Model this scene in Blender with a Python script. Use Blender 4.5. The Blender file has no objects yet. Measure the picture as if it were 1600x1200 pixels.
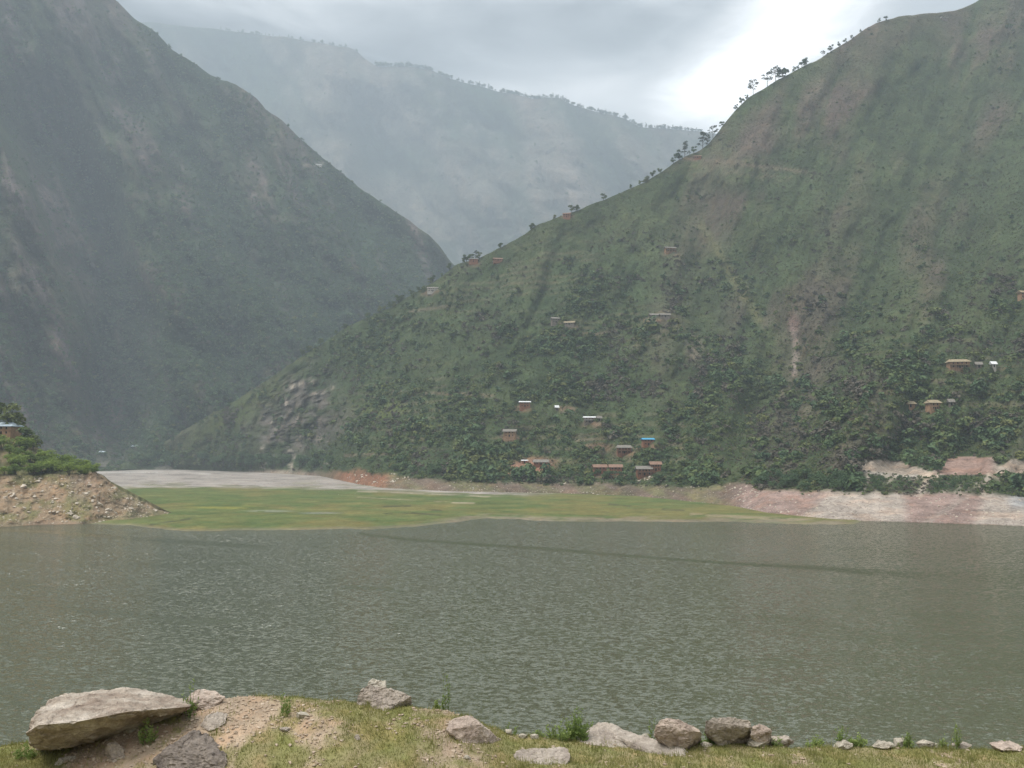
import bpy, bmesh, math, random
import numpy as np
from mathutils import Vector, Matrix, noise as mnoise

rnd = random.Random(7)
rng = np.random.default_rng(11)
S = bpy.context.scene
COL = S.collection
R = math.radians

# ------------------------------------------------------------------ camera
FPX = 1300.0                 # focal length in photograph pixels (1600 wide)
PITCH = R(4.4)
EYE = 26.0                   # eye height over the lake
cd = bpy.data.cameras.new('camera'); cam = bpy.data.objects.new('camera', cd); COL.objects.link(cam)
cd.sensor_width = 36.0; cd.lens = 36.0 * FPX / 1600.0
cd.clip_start = 0.1; cd.clip_end = 30000
cam.location = (0, 0, EYE); cam.rotation_euler = (R(90) + PITCH, 0, 0)
S.camera = cam

# ------------------------------------------------------------------ exposure, sky, sun
S.view_settings.view_transform = 'Standard'; S.view_settings.look = 'None'
S.view_settings.exposure = 0.70; S.view_settings.gamma = 1.0
S.view_settings.use_curve_mapping = False
S.render.engine = 'CYCLES'
S.cycles.use_denoising = True
S.cycles.max_bounces = 4; S.cycles.diffuse_bounces = 2; S.cycles.glossy_bounces = 2
S.cycles.transmission_bounces = 2; S.cycles.volume_bounces = 2; S.cycles.transparent_max_bounces = 8
S.cycles.caustics_reflective = False; S.cycles.caustics_refractive = False
S.cycles.sample_clamp_indirect = 4.0; S.cycles.sample_clamp_direct = 6.0

SUN_DIR = Vector((-0.46, -0.10, 0.88)).normalized()      # towards the sun
sun_el = math.asin(SUN_DIR.z); sun_az = math.atan2(SUN_DIR.x, SUN_DIR.y)
SUN_STRENGTH = 2.8
CLOUD_LIGHT = 0.64
HAZE_DENSITY = 2.3e-4
HAZE_COLOR = (0.67, 0.77, 0.87)
sd = bpy.data.lights.new('sun', 'SUN'); sd.energy = SUN_STRENGTH; sd.angle = R(28); sd.color = (1.0, 0.96, 0.90)
sun = bpy.data.objects.new('sun', sd); COL.objects.link(sun)
sun.rotation_euler = (-SUN_DIR).to_track_quat('-Z', 'Y').to_euler()

def pix_dir(px, py):
    x = (px - 800.0) / FPX; y = -(py - 600.0) / FPX
    c, s = math.cos(PITCH), math.sin(PITCH)
    return Vector((x, c - s * y, s + c * y))

class G:
    """tiny node helper"""
    def __init__(s, nt): s.nt = nt; s.n = nt.nodes; s.l = nt.links
    def node(s, t, **kw):
        n = s.n.new(t)
        for k, v in kw.items(): setattr(n, k, v)
        return n
    def put(s, sock, v):
        if isinstance(v, bpy.types.NodeSocket): s.l.new(v, sock)
        elif v is not None: sock.default_value = v
    def math(s, op, a, b=None, c=None, clamp=False):
        n = s.node('ShaderNodeMath', operation=op, use_clamp=clamp)
        s.put(n.inputs[0], a); s.put(n.inputs[1], b); s.put(n.inputs[2], c)
        return n.outputs[0]
    def noise(s, vec, scale, detail=4, rough=0.55, dist=0.0):
        n = s.node('ShaderNodeTexNoise'); s.put(n.inputs['Vector'], vec)
        n.inputs['Scale'].default_value = scale; n.inputs['Detail'].default_value = detail
        n.inputs['Roughness'].default_value = rough; n.inputs['Distortion'].default_value = dist
        return n.outputs['Fac']
    def ramp(s, fac, stops, interp='LINEAR'):
        n = s.node('ShaderNodeValToRGB'); s.put(n.inputs[0], fac); cr = n.color_ramp; cr.interpolation = interp
        while len(cr.elements) < len(stops): cr.elements.new(0.5)
        for e, (p, c) in zip(cr.elements, stops): e.position = p; e.color = (c[0], c[1], c[2], 1) if not isinstance(c, (int, float)) else (c, c, c, 1)
        return n.outputs[0]
    def mix(s, fac, a, b, blend='MIX'):
        n = s.node('ShaderNodeMix', data_type='RGBA', blend_type=blend)
        s.put(n.inputs[0], fac)
        for i, v in ((6, a), (7, b)):
            if isinstance(v, tuple): v = (*v, 1) if len(v) == 3 else v
            s.put(n.inputs[i], v)
        return n.outputs[2]
    def mapr(s, v, a, b, c, d, kind='SMOOTHSTEP'):
        n = s.node('ShaderNodeMapRange', interpolation_type=kind); s.put(n.inputs[0], v)
        for i, q in zip((1, 2, 3, 4), (a, b, c, d)): n.inputs[i].default_value = q
        return n.outputs[0]

def make_world():
    w = bpy.data.worlds.new('World'); S.world = w; w.use_nodes = True
    nt = w.node_tree; nt.nodes.clear(); g = G(nt)
    sky = g.node('ShaderNodeTexSky', sky_type='NISHITA'); sky.sun_disc = False
    sky.sun_elevation = sun_el; sky.sun_rotation = sun_az
    b1 = g.node('ShaderNodeBackground'); nt.links.new(sky.outputs[0], b1.inputs[0]); b1.inputs[1].default_value = 0.10
    tc = g.node('ShaderNodeTexCoord').outputs['Generated']
    sp = g.node('ShaderNodeSeparateXYZ'); nt.links.new(tc, sp.inputs[0])
    az = g.math('ARCTAN2', sp.outputs[0], sp.outputs[1]); el = g.math('ARCSINE', sp.outputs[2])
    # cloud deck: soft bands, flattened towards the horizon
    mp = g.node('ShaderNodeMapping'); nt.links.new(tc, mp.inputs[0]); mp.inputs['Scale'].default_value = (1.0, 1.0, 3.2)
    mp.inputs['Location'].default_value = (3.1, 0.4, 0.55)
    big = g.noise(mp.outputs[0], 1.7, 3, 0.5); mid = g.noise(mp.outputs[0], 4.6, 5, 0.55, 0.4)
    body = g.math('ADD', g.math('MULTIPLY', big, 0.55), g.math('MULTIPLY', mid, 0.45))
    deck = g.mapr(body, 0.34, 0.66, 0.36, 1.26, 'LINEAR')
    # an opening in the clouds where the high bright cloud shows (direction of the photograph's white patch)
    def spot(px, py, ra, re, rot):
        d = pix_dir(px, py).normalized(); a0 = math.atan2(d.x, d.y); e0 = math.asin(d.z)
        da = g.math('SUBTRACT', az, a0); de = g.math('SUBTRACT', el, e0)
        c, s_ = math.cos(R(rot)), math.sin(R(rot))
        u = g.math('ADD', g.math('MULTIPLY', da, c), g.math('MULTIPLY', de, s_))
        v = g.math('SUBTRACT', g.math('MULTIPLY', de, c), g.math('MULTIPLY', da, s_))
        u = g.math('DIVIDE', u, R(ra)); v = g.math('DIVIDE', v, R(re))
        return g.math('SQRT', g.math('ADD', g.math('MULTIPLY', u, u), g.math('MULTIPLY', v, v)))
    edge = g.noise(mp.outputs[0], 7.0, 5, 0.6, 0.6)
    wob = g.math('MULTIPLY', g.math('SUBTRACT', edge, 0.5), 1.5)
    r1 = g.math('ADD', spot(1205, 72, 7.5, 3.0, 30), wob)
    gap = g.mapr(r1, 0.1, 1.5, 1.0, 0.0)
    r2 = g.math('ADD', spot(960, 165, 13.0, 2.6, -4), wob)
    glow = g.mapr(r2, 0.3, 1.6, 1.0, 0.0)
    r3 = g.math('ADD', spot(1190, 170, 9.0, 3.6, 10), wob)
    glow2 = g.mapr(r3, 0.3, 1.5, 1.0, 0.0)
    r5 = g.math('ADD', spot(520, 12, 13.0, 2.3, -3), wob)
    glow3 = g.mapr(r5, 0.2, 1.6, 1.0, 0.0)
    r4 = g.math('ADD', spot(780, 62, 17.0, 3.0, 4), wob)
    dark = g.mapr(r4, 0.2, 1.5, 1.0, 0.0)
    r6 = g.math('ADD', spot(330, 110, 12.0, 4.0, -10), wob)
    dark2 = g.mapr(r6, 0.2, 1.5, 1.0, 0.0)
    br = g.math('SUBTRACT', deck, g.math('MULTIPLY', dark, 0.85))
    br = g.math('SUBTRACT', br, g.math('MULTIPLY', dark2, 0.58))
    br = g.math('ADD', br, g.math('MULTIPLY', glow, 0.34))
    br = g.math('ADD', br, g.math('MULTIPLY', glow2, 0.45))
    br = g.math('ADD', br, g.math('MULTIPLY', glow3, 0.55))
    br = g.math('ADD', br, g.math('MULTIPLY', gap, 2.1))
    # an overcast sky is brighter overhead than near the horizon (1 + 2 sin of the elevation)
    br = g.math('MULTIPLY', br, g.math('MULTIPLY_ADD', g.math('MAXIMUM', sp.outputs[2], 0.0), 1.50, 0.36))
    # the cloud is thinner and brighter round the veiled sun
    dt = g.node('ShaderNodeVectorMath', operation='DOT_PRODUCT'); nt.links.new(tc, dt.inputs[0]); dt.inputs[1].default_value = SUN_DIR
    br = g.math('MULTIPLY', br, g.math('MULTIPLY_ADD', g.mapr(dt.outputs['Value'], 0.72, 1.0, 0.0, 1.0), 0.8, 1.0))
    tint = g.mix(g.mapr(br, 0.5, 1.3, 0, 1, 'LINEAR'), (0.93, 0.97, 1.0), (1.0, 1.0, 1.0))
    b2 = g.node('ShaderNodeBackground'); nt.links.new(tint, b2.inputs[0])
    nt.links.new(g.math('MULTIPLY', br, CLOUD_LIGHT), b2.inputs[1])
    mx = g.node('ShaderNodeMixShader'); mx.inputs[0].default_value = 0.97
    nt.links.new(b1.outputs[0], mx.inputs[1]); nt.links.new(b2.outputs[0], mx.inputs[2])
    o = g.node('ShaderNodeOutputWorld'); nt.links.new(mx.outputs[0], o.inputs[0])
    w.cycles.sampling_method = 'MANUAL'; w.cycles.sample_map_resolution = 512
make_world()

# ------------------------------------------------------------------ projection helpers
CP, SP = math.cos(PITCH), math.sin(PITCH)
def ray(px, py):
    x = (np.asarray(px, float) - 800.0) / FPX; y = -(np.asarray(py, float) - 600.0) / FPX
    return x, CP - SP * y, SP + CP * y
def at(px, py, Y):
    """world point seen at pixel (px, py), at distance Y ahead"""
    dx, dy, dz = ray(px, py); t = np.asarray(Y, float) / dy
    return np.stack(np.broadcast_arrays(dx * t, np.asarray(Y, float) + 0 * dx, EYE + dz * t), -1)
def on_plane(px, py, z):
    dx, dy, dz = ray(px, py); t = (z - EYE) / dz
    return np.stack(np.broadcast_arrays(dx * t, dy * t, z + 0 * dx), -1)
def project(P):
    P = np.asarray(P, float); y = P[..., 1]; z = P[..., 2] - EYE
    f = CP * y + SP * z; u = -SP * y + CP * z
    return 800 + FPX * P[..., 0] / f, 600 - FPX * u / f

# ------------------------------------------------------------------ noise in numpy
def _h(ix, iy, seed):
    n = (ix.astype(np.int64) * 374761393 + iy.astype(np.int64) * 668265263 + seed * 982451653) & 0x7fffffff
    n = ((n ^ (n >> 13)) * 1274126177) & 0x7fffffff
    return ((n ^ (n >> 16)) & 0xffff) / 65535.0
def vn(x, y, seed=0):
    x, y = np.broadcast_arrays(np.asarray(x, float), np.asarray(y, float))
    ix = np.floor(x); iy = np.floor(y); fx = x - ix; fy = y - iy
    fx = fx * fx * fx * (fx * (fx * 6 - 15) + 10); fy = fy * fy * fy * (fy * (fy * 6 - 15) + 10)
    a = _h(ix, iy, seed); b = _h(ix + 1, iy, seed); c = _h(ix, iy + 1, seed); d = _h(ix + 1, iy + 1, seed)
    return (a + (b - a) * fx + (c - a) * fy + (a - b - c + d) * fx * fy) * 2 - 1
def fbm(x, y, seed=0, oct=5, gain=0.5, ridged=False):
    s = 0; a = 1.0; t = 0
    for i in range(oct):
        v = vn(x * 2 ** i + 17.3 * i, y * 2 ** i - 9.1 * i, seed + i)
        if ridged: v = 1 - 2 * np.abs(v)
        s = s + a * v; t += a; a *= gain
    return s / t
def sst(a, b, x):
    t = np.clip((x - a) / (b - a), 0, 1); return t * t * (3 - 2 * t)
def blob(px, py, cx, cy, rx, ry, ang=0, soft=0.5):
    c, s = math.cos(R(ang)), math.sin(R(ang)); dx = px - cx; dy = py - cy
    u = (dx * c + dy * s) / rx; v = (dy * c - dx * s) / ry
    return sst(1 + soft, 1 - soft, np.sqrt(u * u + v * v))
def pline(px, py, pts, w):
    d = np.full(np.broadcast(px, py).shape, 1e9)
    for (ax, ay), (bx, by) in zip(pts[:-1], pts[1:]):
        vx, vy = bx - ax, by - ay
        t = np.clip(((px - ax) * vx + (py - ay) * vy) / (vx * vx + vy * vy), 0, 1)
        d = np.minimum(d, np.hypot(px - ax - t * vx, py - ay - t * vy))
    return sst(w * 1.5, w * 0.4, d)
def ip(x, pts):
    return np.interp(x, [p[0] for p in pts], [p[1] for p in pts])

# ------------------------------------------------------------------ object helpers
def tag(o, label=None, cat=None, group=None, kind=None):
    if label: o['label'] = label
    if cat: o['category'] = cat
    if group: o['group'] = group
    if kind: o['kind'] = kind
    return o
def link(name, me, mats=None, parent=None):
    o = bpy.data.objects.new(name, me); COL.objects.link(o)
    if mats is not None and len(me.materials) == 0:
        for m in (mats if isinstance(mats, (list, tuple)) else [mats]): me.materials.append(m)
    if parent: o.parent = parent
    return o
def empty(name, loc=(0, 0, 0), rz=0.0):
    o = bpy.data.objects.new(name, None); COL.objects.link(o); o.empty_display_size = 0.5
    o.location = loc; o.rotation_euler = (0, 0, rz); return o
def mesh_np(name, V, F, smooth=False, attrs=None, mats=None, matidx=None):
    """V (n,3); F (m,k) with one k"""
    V = np.asarray(V, np.float32); F = np.asarray(F, np.int32)
    me = bpy.data.meshes.new(name); m, k = F.shape
    me.vertices.add(len(V)); me.vertices.foreach_set('co', V.ravel())
    me.loops.add(m * k); me.loops.foreach_set('vertex_index', F.ravel())
    me.polygons.add(m); me.polygons.foreach_set('loop_start', np.arange(0, m * k, k, dtype=np.int32))
    me.polygons.foreach_set('loop_total', np.full(m, k, np.int32))
    me.update(calc_edges=True)
    me.polygons.foreach_set('use_smooth', np.full(m, bool(smooth)))
    if mats:
        for q in mats: me.materials.append(q)
    if matidx is not None: me.polygons.foreach_set('material_index', np.asarray(matidx, np.int32))
    for an, (dom, typ, data) in (attrs or {}).items():
        a = me.attributes.new(an, typ, dom); d = np.asarray(data, np.float32)
        if typ == 'FLOAT_COLOR':
            if d.shape[-1] == 3: d = np.concatenate([d, np.ones((len(d), 1), np.float32)], 1)
            a.data.foreach_set('color', d.ravel())
        else: a.data.foreach_set('value', d.ravel())
    me.validate(); me.update()
    return me
def grid_faces(nv, nu):
    i = np.arange(nv - 1)[:, None] * nu + np.arange(nu - 1)[None, :]
    return np.stack([i, i + 1, i + nu + 1, i + nu], -1).reshape(-1, 4)

# ------------------------------------------------------------------ materials
def new_mat(name):
    m = bpy.data.materials.new(name); m.use_nodes = True; nt = m.node_tree
    b = nt.nodes['Principled BSDF']; b.inputs['Roughness'].default_value = 0.9
    b.inputs['Specular IOR Level'].default_value = 0.15
    return m, G(nt), b
def bump(g, b, h, strength, dist):
    n = g.node('ShaderNodeBump'); g.put(n.inputs['Height'], h)
    n.inputs['Strength'].default_value = strength; n.inputs['Distance'].default_value = dist
    g.l.new(n.outputs[0], b.inputs['Normal'])
def mat_ground(name, s1, s2, s3, lo=0.55, hi=1.45, bdist=0.4, bstr=0.6, spec=0.1):
    """albedo from the mesh attribute ground_color, broken up by noise at three sizes"""
    m, g, b = new_mat(name)
    at_ = g.node('ShaderNodeAttribute', attribute_name='ground_color'); co = g.node('ShaderNodeTexCoord').outputs['Object']
    n1 = g.noise(co, s1, 6, 0.65); n2 = g.noise(co, s2, 6, 0.7, 0.4); n3 = g.noise(co, s3, 4, 0.75)
    f = g.math('ADD', g.math('MULTIPLY', n1, 0.3), g.math('ADD', g.math('MULTIPLY', n2, 0.35), g.math('MULTIPLY', n3, 0.35)))
    k = g.mapr(f, 0.36, 0.64, lo, hi, 'LINEAR')
    c = g.mix(1.0, at_.outputs['Color'], k, 'MULTIPLY')
    hue = g.noise(co, s2 * 0.6, 3, 0.5)
    c = g.mix(g.mapr(hue, 0.45, 0.65, 0, 0.35), c, g.mix(1.0, c, (1.25, 0.98, 0.8), 'MULTIPLY'))
    g.l.new(c, b.inputs['Base Color']); b.inputs['Specular IOR Level'].default_value = spec
    bump(g, b, g.math('ADD', n2, g.math('MULTIPLY', n3, 0.6)), bstr, bdist)
    return m
def mat_leaf(name, dark, light, yellow=None, trans=0.15):
    m, g, b = new_mat(name)
    oi = g.node('ShaderNodeObjectInfo').outputs['Random']
    tn = g.node('ShaderNodeAttribute', attribute_name='tint').outputs['Fac']
    f = g.math('ADD', g.math('MULTIPLY', tn, 0.55), g.math('MULTIPLY', oi, 0.45))
    c = g.ramp(f, [(0.1, dark), (0.9, light)])
    if yellow: c = g.mix(g.mapr(oi, 0.60, 1.0, 0, 0.9, 'LINEAR'), c, g.mix(tn, tuple(0.6 * q for q in yellow), yellow))
    g.l.new(c, b.inputs['Base Color']); b.inputs['Roughness'].default_value = 0.7
    b.inputs['Specular IOR Level'].default_value = 0.12
    if trans:
        t = g.node('ShaderNodeBsdfTranslucent'); g.l.new(c, t.inputs[0])
        mx = g.node('ShaderNodeMixShader'); mx.inputs[0].default_value = trans
        g.l.new(b.outputs[0], mx.inputs[1]); g.l.new(t.outputs[0], mx.inputs[2])
        g.l.new(mx.outputs[0], g.n['Material Output'].inputs[0])
    return m
def mat_plain(name, col, var=0.25, scale=3.0, rough=0.85, spec=0.15):
    m, g, b = new_mat(name); co = g.node('ShaderNodeTexCoord').outputs['Object']
    n = g.noise(co, scale, 5, 0.6)
    c = g.mix(1.0, col, g.mapr(n, 0.3, 0.7, 1 - var, 1 + var, 'LINEAR'), 'MULTIPLY')
    g.l.new(c, b.inputs['Base Color']); b.inputs['Roughness'].default_value = rough; b.inputs['Specular IOR Level'].default_value = spec
    return m
def mat_rock(name, base, dark, pale, scale=1.0, crack=0.6):
    m, g, b = new_mat(name); co = g.node('ShaderNodeTexCoord').outputs['Object']
    n1 = g.noise(co, 1.6 * scale, 6, 0.62, 0.3); n2 = g.noise(co, 9 * scale, 6, 0.7); n3 = g.noise(co, 34 * scale, 4, 0.7)
    c = g.ramp(n1, [(0.32, dark), (0.5, base), (0.68, pale)])
    c = g.mix(1.0, c, g.mapr(n2, 0.3, 0.7, 0.72, 1.28, 'LINEAR'), 'MULTIPLY')
    c = g.mix(1.0, c, g.mapr(n3, 0.3, 0.7, 0.8, 1.2, 'LINEAR'), 'MULTIPLY')
    v = g.node('ShaderNodeTexVoronoi', feature='DISTANCE_TO_EDGE'); v.inputs['Scale'].default_value = 2.2 * scale
    mp = g.node('ShaderNodeMapping'); mp.inputs['Scale'].default_value = (0.6, 1.0, 2.4); mp.inputs['Rotation'].default_value = (0.2, -0.25, 0.1)
    wv = g.node('ShaderNodeVectorMath', operation='ADD'); g.l.new(co, wv.inputs[0])
    nv = g.node('ShaderNodeTexNoise'); nv.inputs['Scale'].default_value = 3 * scale; g.l.new(co, nv.inputs['Vector'])
    sc = g.node('ShaderNodeVectorMath', operation='SCALE'); g.l.new(nv.outputs['Color'], sc.inputs[0]); sc.inputs['Scale'].default_value = 0.25
    g.l.new(sc.outputs[0], wv.inputs[1]); g.l.new(wv.outputs[0], mp.inputs[0]); g.l.new(mp.outputs[0], v.inputs['Vector'])
    ck = g.mapr(v.outputs['Distance'], 0.0, 0.035, crack, 0.0)
    ck = g.math('MULTIPLY', ck, g.mapr(g.noise(co, 2.3 * scale, 2), 0.45, 0.6, 0, 1))
    c = g.mix(ck, c, g.mix(1.0, c, (0.4, 0.36, 0.32), 'MULTIPLY'))
    g.l.new(c, b.inputs['Base Color']); b.inputs['Roughness'].default_value = 0.88
    h = g.math('SUBTRACT', g.math('ADD', g.math('MULTIPLY', n2, 0.7), g.math('MULTIPLY', n3, 0.35)), g.math('MULTIPLY', ck, 0.5))
    bump(g, b, h, 0.7, 0.06 / scale)
    return m

M = {}
M['hill'] = mat_ground('hillside_ground', 0.03, 0.16, 0.75, 0.30, 1.70, 1.6, 0.9)
M['hill_far'] = mat_ground('mountain_ground', 0.012, 0.06, 0.30, 0.25, 1.75, 5.0, 1.0)
M['hill_distant'] = mat_ground('far_mountain_ground', 0.006, 0.025, 0.10, 0.10, 2.0, 10.0, 1.0)
M['plain'] = mat_ground('lake_plain', 0.05, 0.30, 1.6, 0.50, 1.50, 0.25, 0.8)
M['bank'] = mat_ground('bank_earth', 0.08, 0.5, 2.4, 0.6, 1.4, 0.25, 0.7)
M['near'] = mat_ground('near_bank_soil', 0.7, 4.0, 22.0, 0.72, 1.28, 0.02, 0.9)
M['leaf_far'] = mat_leaf('shrub_leaves', (0.062, 0.098, 0.040), (0.150, 0.195, 0.070), (0.205, 0.215, 0.076))
M['leaf_wood'] = mat_leaf('forest_leaves', (0.048, 0.088, 0.046), (0.115, 0.175, 0.078))
M['leaf_dry'] = mat_leaf('dry_shrub_leaves', (0.085, 0.078, 0.060), (0.150, 0.130, 0.100))
M['leaf_near'] = mat_leaf('bush_leaves', (0.075, 0.130, 0.032), (0.290, 0.370, 0.090), None, 0.35)
M['leaf_pine'] = mat_leaf('pine_needles', (0.030, 0.046, 0.026), (0.060, 0.080, 0.040))
M['weed'] = mat_leaf('weed_leaves', (0.130, 0.200, 0.055), (0.290, 0.360, 0.120), None, 0.35)
M['grass'] = mat_leaf('grass_blades', (0.165, 0.185, 0.055), (0.330, 0.315, 0.125), None, 0.30)
M['bark'] = mat_plain('bark', (0.075, 0.060, 0.045))
M['mud_wall'] = mat_plain('red_mud_wall', (0.27, 0.125, 0.075), 0.3, 0.8)
M['pale_wall'] = mat_plain('limewashed_wall', (0.55, 0.50, 0.44), 0.2, 0.8)
M['ochre_wall'] = mat_plain('ochre_mud_wall', (0.33, 0.20, 0.12), 0.3, 0.8)
M['stone_wall'] = mat_plain('stone_wall', (0.24, 0.20, 0.17), 0.35, 1.4)
M['roof_grey'] = mat_plain('slate_roof', (0.21, 0.19, 0.165), 0.3, 1.2)
M['roof_thatch'] = mat_plain('thatch_roof', (0.30, 0.245, 0.16), 0.3, 1.2)
M['roof_brown'] = mat_plain('old_tile_roof', (0.24, 0.15, 0.11), 0.3, 1.2)
M['roof_white'] = mat_plain('bright_tin_roof', (0.80, 0.80, 0.80), 0.08, 0.6, 0.6, 0.3)
M['roof_tin'] = mat_plain('blue_grey_tin_roof', (0.38, 0.45, 0.50), 0.15, 0.6, 0.5, 0.3)
M['roof_blue'] = mat_plain('blue_sheet_roof', (0.06, 0.33, 0.55), 0.12, 0.6, 0.5, 0.3)
M['dark'] = mat_plain('dark_opening', (0.02, 0.016, 0.014), 0.2)
M['timber'] = mat_plain('dark_timber', (0.085, 0.05, 0.035), 0.3)
M['rock_tan'] = mat_rock('tan_rock', (0.36, 0.305, 0.25), (0.21, 0.16, 0.125), (0.50, 0.445, 0.38))
M['rock_grey'] = mat_rock('grey_rock', (0.37, 0.32, 0.27), (0.24, 0.20, 0.17), (0.46, 0.41, 0.355))
M['rock_dark'] = mat_rock('dark_rock', (0.20, 0.17, 0.145), (0.12, 0.10, 0.09), (0.28, 0.24, 0.205))
M['rock_red'] = mat_rock('reddish_rock', (0.45, 0.37, 0.31), (0.29, 0.225, 0.19), (0.56, 0.49, 0.42))
M['rock_pale'] = mat_rock('pale_rock', (0.43, 0.39, 0.32), (0.29, 0.25, 0.20), (0.55, 0.51, 0.43))
M['stone_far'] = mat_plain('bank_stone', (0.56, 0.49, 0.40), 0.35, 0.35)
M['gravel'] = mat_plain('gravel_stone', (0.38, 0.31, 0.245), 0.45, 6.0)

# ================================================================== TERRAIN
def vlerp(a, b, t): return a + (b - a) * t
def C(*rgb): return np.array(rgb, float)
def paint(col, mask, rgb):
    m = np.clip(mask, 0, 1)[..., None]; return col * (1 - m) + np.asarray(rgb) * m

class Hill:
    """a slope built column by column from its foot to its crest and down the far side"""
    def __init__(s, px, base, ridge, d0, d1, n, dfun, crest_noise, back, warp=1.25, dp=1.0):
        s.px = px; s.base = base; s.ridge = ridge; s.warp = warp
        sv = np.linspace(0, 1, n); t = sv ** warp
        PX = np.broadcast_to(px, (n, len(px))); T = np.broadcast_to(t[:, None], PX.shape)
        top = ridge + crest_noise
        ROW = base + (top - base) * T
        D = d0 + (d1 - d0) * T ** dp
        D = D + dfun(PX, ROW, T)
        s.P = at(PX, ROW, D); s.PX, s.ROW, s.T, s.n = PX, ROW, T, n
        # the far side: falls away behind the crest
        nb = 14; bk = []
        for i in range(1, nb + 1):
            q = s.P[-1].copy(); k = (i / nb) ** 1.5 * back
            q[:, 1] += k; q[:, 0] += 0.0; q[:, 2] = np.maximum(q[:, 2] - k * 0.55 - 0.004 * k * i, -1.5); bk.append(q)
        sk = s.P[:1].copy(); sk[..., 2] = -1.8
        s.full = np.concatenate([sk, s.P, np.array(bk)], 0); s.nb = nb
    def build(s, name, col, mat):
        col = np.concatenate([col[:1], col, np.broadcast_to(col[-1], (s.nb,) + col[-1].shape)], 0)
        me = mesh_np(name, s.full.reshape(-1, 3), grid_faces(*s.full.shape[:2]), True, {'ground_color': ('POINT', 'FLOAT_COLOR', col.reshape(-1, 3))})
        s.obj = tag(link(name, me, mat), kind='structure'); return s.obj
    def surf(s, px, row):
        """point of the slope seen at (px,row)"""
        px = np.asarray(px, float); row = np.asarray(row, float)
        u = np.interp(px, s.px, np.arange(len(s.px)))
        b = np.interp(px, s.px, s.base); r = np.interp(px, s.px, s.ridge)
        t = np.clip((b - row) / (b - r), 0, 0.9999); v = t ** (1 / s.warp) * (s.n - 1)
        return s._bil(u, v)
    def _bil(s, u, v, A=None):
        A = s.P if A is None else A
        i = np.clip(np.floor(u).astype(int), 0, A.shape[1] - 2); j = np.clip(np.floor(v).astype(int), 0, A.shape[0] - 2)
        fu = (u - i)[..., None]; fv = (v - j)[..., None]
        if A.ndim == 2: fu = fu[..., 0]; fv = fv[..., 0]
        return (A[j, i] * (1 - fu) + A[j, i + 1] * fu) * (1 - fv) + (A[j + 1, i] * (1 - fu) + A[j + 1, i + 1] * fu) * fv

# ---- right-hand hill: the long spur with the houses, and the slope at the right edge
RB = [(120, 738), (250, 733), (400, 738), (500, 744), (560, 757), (600, 763), (700, 768), (900, 772), (1000, 776), (1100, 786), (1150, 792), (1200, 802), (1300, 812), (1450, 816), (1600, 821), (1950, 840)]
RR = [(120, 736), (205, 722), (240, 700), (300, 665), (350, 637), (420, 592), (460, 563), (500, 540), (540, 512), (600, 485), (650, 458), (690, 432), (715, 412), (745, 406), (800, 378), (840, 352), (890, 332),
      (940, 314), (1000, 288), (1040, 264), (1065, 247), (1090, 238), (1110, 222), (1130, 196), (1150, 172), (1170, 152), (1195, 138), (1225, 120), (1250, 106), (1285, 89), (1320, 67), (1350, 46), (1385, 30), (1440, 22),
      (1480, 19), (1505, 12), (1530, 0), (1580, -40), (1700, -110), (1950, -200)]
px = np.arange(120, 1951, 4.0)
rb = ip(px, RB); rr = ip(px, RR)
k = np.exp(-np.linspace(-2, 2, 7) ** 2); k /= k.sum(); rr = np.convolve(np.pad(rr, 3, 'edge'), k, 'valid')
d0 = on_plane(px, rb, 0.2)[:, 1]
d1 = ip(px, [(120, 905), (210, 930), (300, 960), (420, 960), (560, 930), (740, 890), (900, 900), (1000, 930), (1130, 990), (1320, 1060), (1530, 1130), (1950, 1220)])
d1 = np.maximum(d1, d0 + 30)
def right_relief(PX, ROW, T):
    e = sst(0.01, 0.16, T) * (1 - 0.65 * sst(0.9, 1.0, T))
    gl = pline(PX, ROW, [(1090, 330), (1140, 420), (1195, 520), (1235, 600), (1205, 700)], 55)
    gl2 = pline(PX, ROW, [(1370, 400), (1320, 460), (1260, 550), (1240, 600)], 70)
    near = sst(1230, 1480, PX + (600 - ROW) * -0.75) * sst(0.10, 0.34, T) * sst(1.0, 0.5, T)
    q = PX + (ROW - 400) * 0.35
    rib = fbm(q / 120, ROW / 320, 3, 5, 0.55, True) * 20
    mid = fbm(q / 42, ROW / 90, 9, 4, 0.55) * 15
    sm = fbm(PX / 13, ROW / 16, 21, 3, 0.6) * 4.5
    foot_ = sst(0, 0.02, T) * (1 - e) * (fbm((PX + ROW * 0.9) / 16, ROW / 34, 23, 4) * 1.8)
    crag = blob(PX, ROW, 465, 640, 60, 70, 20) * fbm(PX / 9, ROW / 22, 27, 4, 0.6, True) * 14
    return crag * sst(0, 0.05, T) * sst(1, 0.9, T) + e * (40 * gl + 18 * gl2 - 70 * near + rib + mid + sm) + foot_
hr = Hill(px, rb, rr, d0, d1, 250, right_relief, fbm(px / 22, 0 * px, 5, 4) * 2.2, 420, 1.25)
PX, ROW, T = hr.PX, hr.ROW, hr.T
GRASS = C(0.062, 0.080, 0.034); DRY = C(0.092, 0.072, 0.056); GREEN = C(0.038, 0.064, 0.026); RUST = C(0.24, 0.125, 0.075)
PALE = C(0.385, 0.335, 0.285); MAUVE = C(0.285, 0.205, 0.175); ROCK = C(0.128, 0.112, 0.100); BANKG = C(0.150, 0.140, 0.075)
nz = fbm(PX / 70 + ROW / 200, ROW / 60, 31, 5); nf = fbm(PX / 18, ROW / 14, 41, 4); nd = fbm((PX + ROW * 0.5) / 42, ROW / 70, 51, 4)
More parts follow.
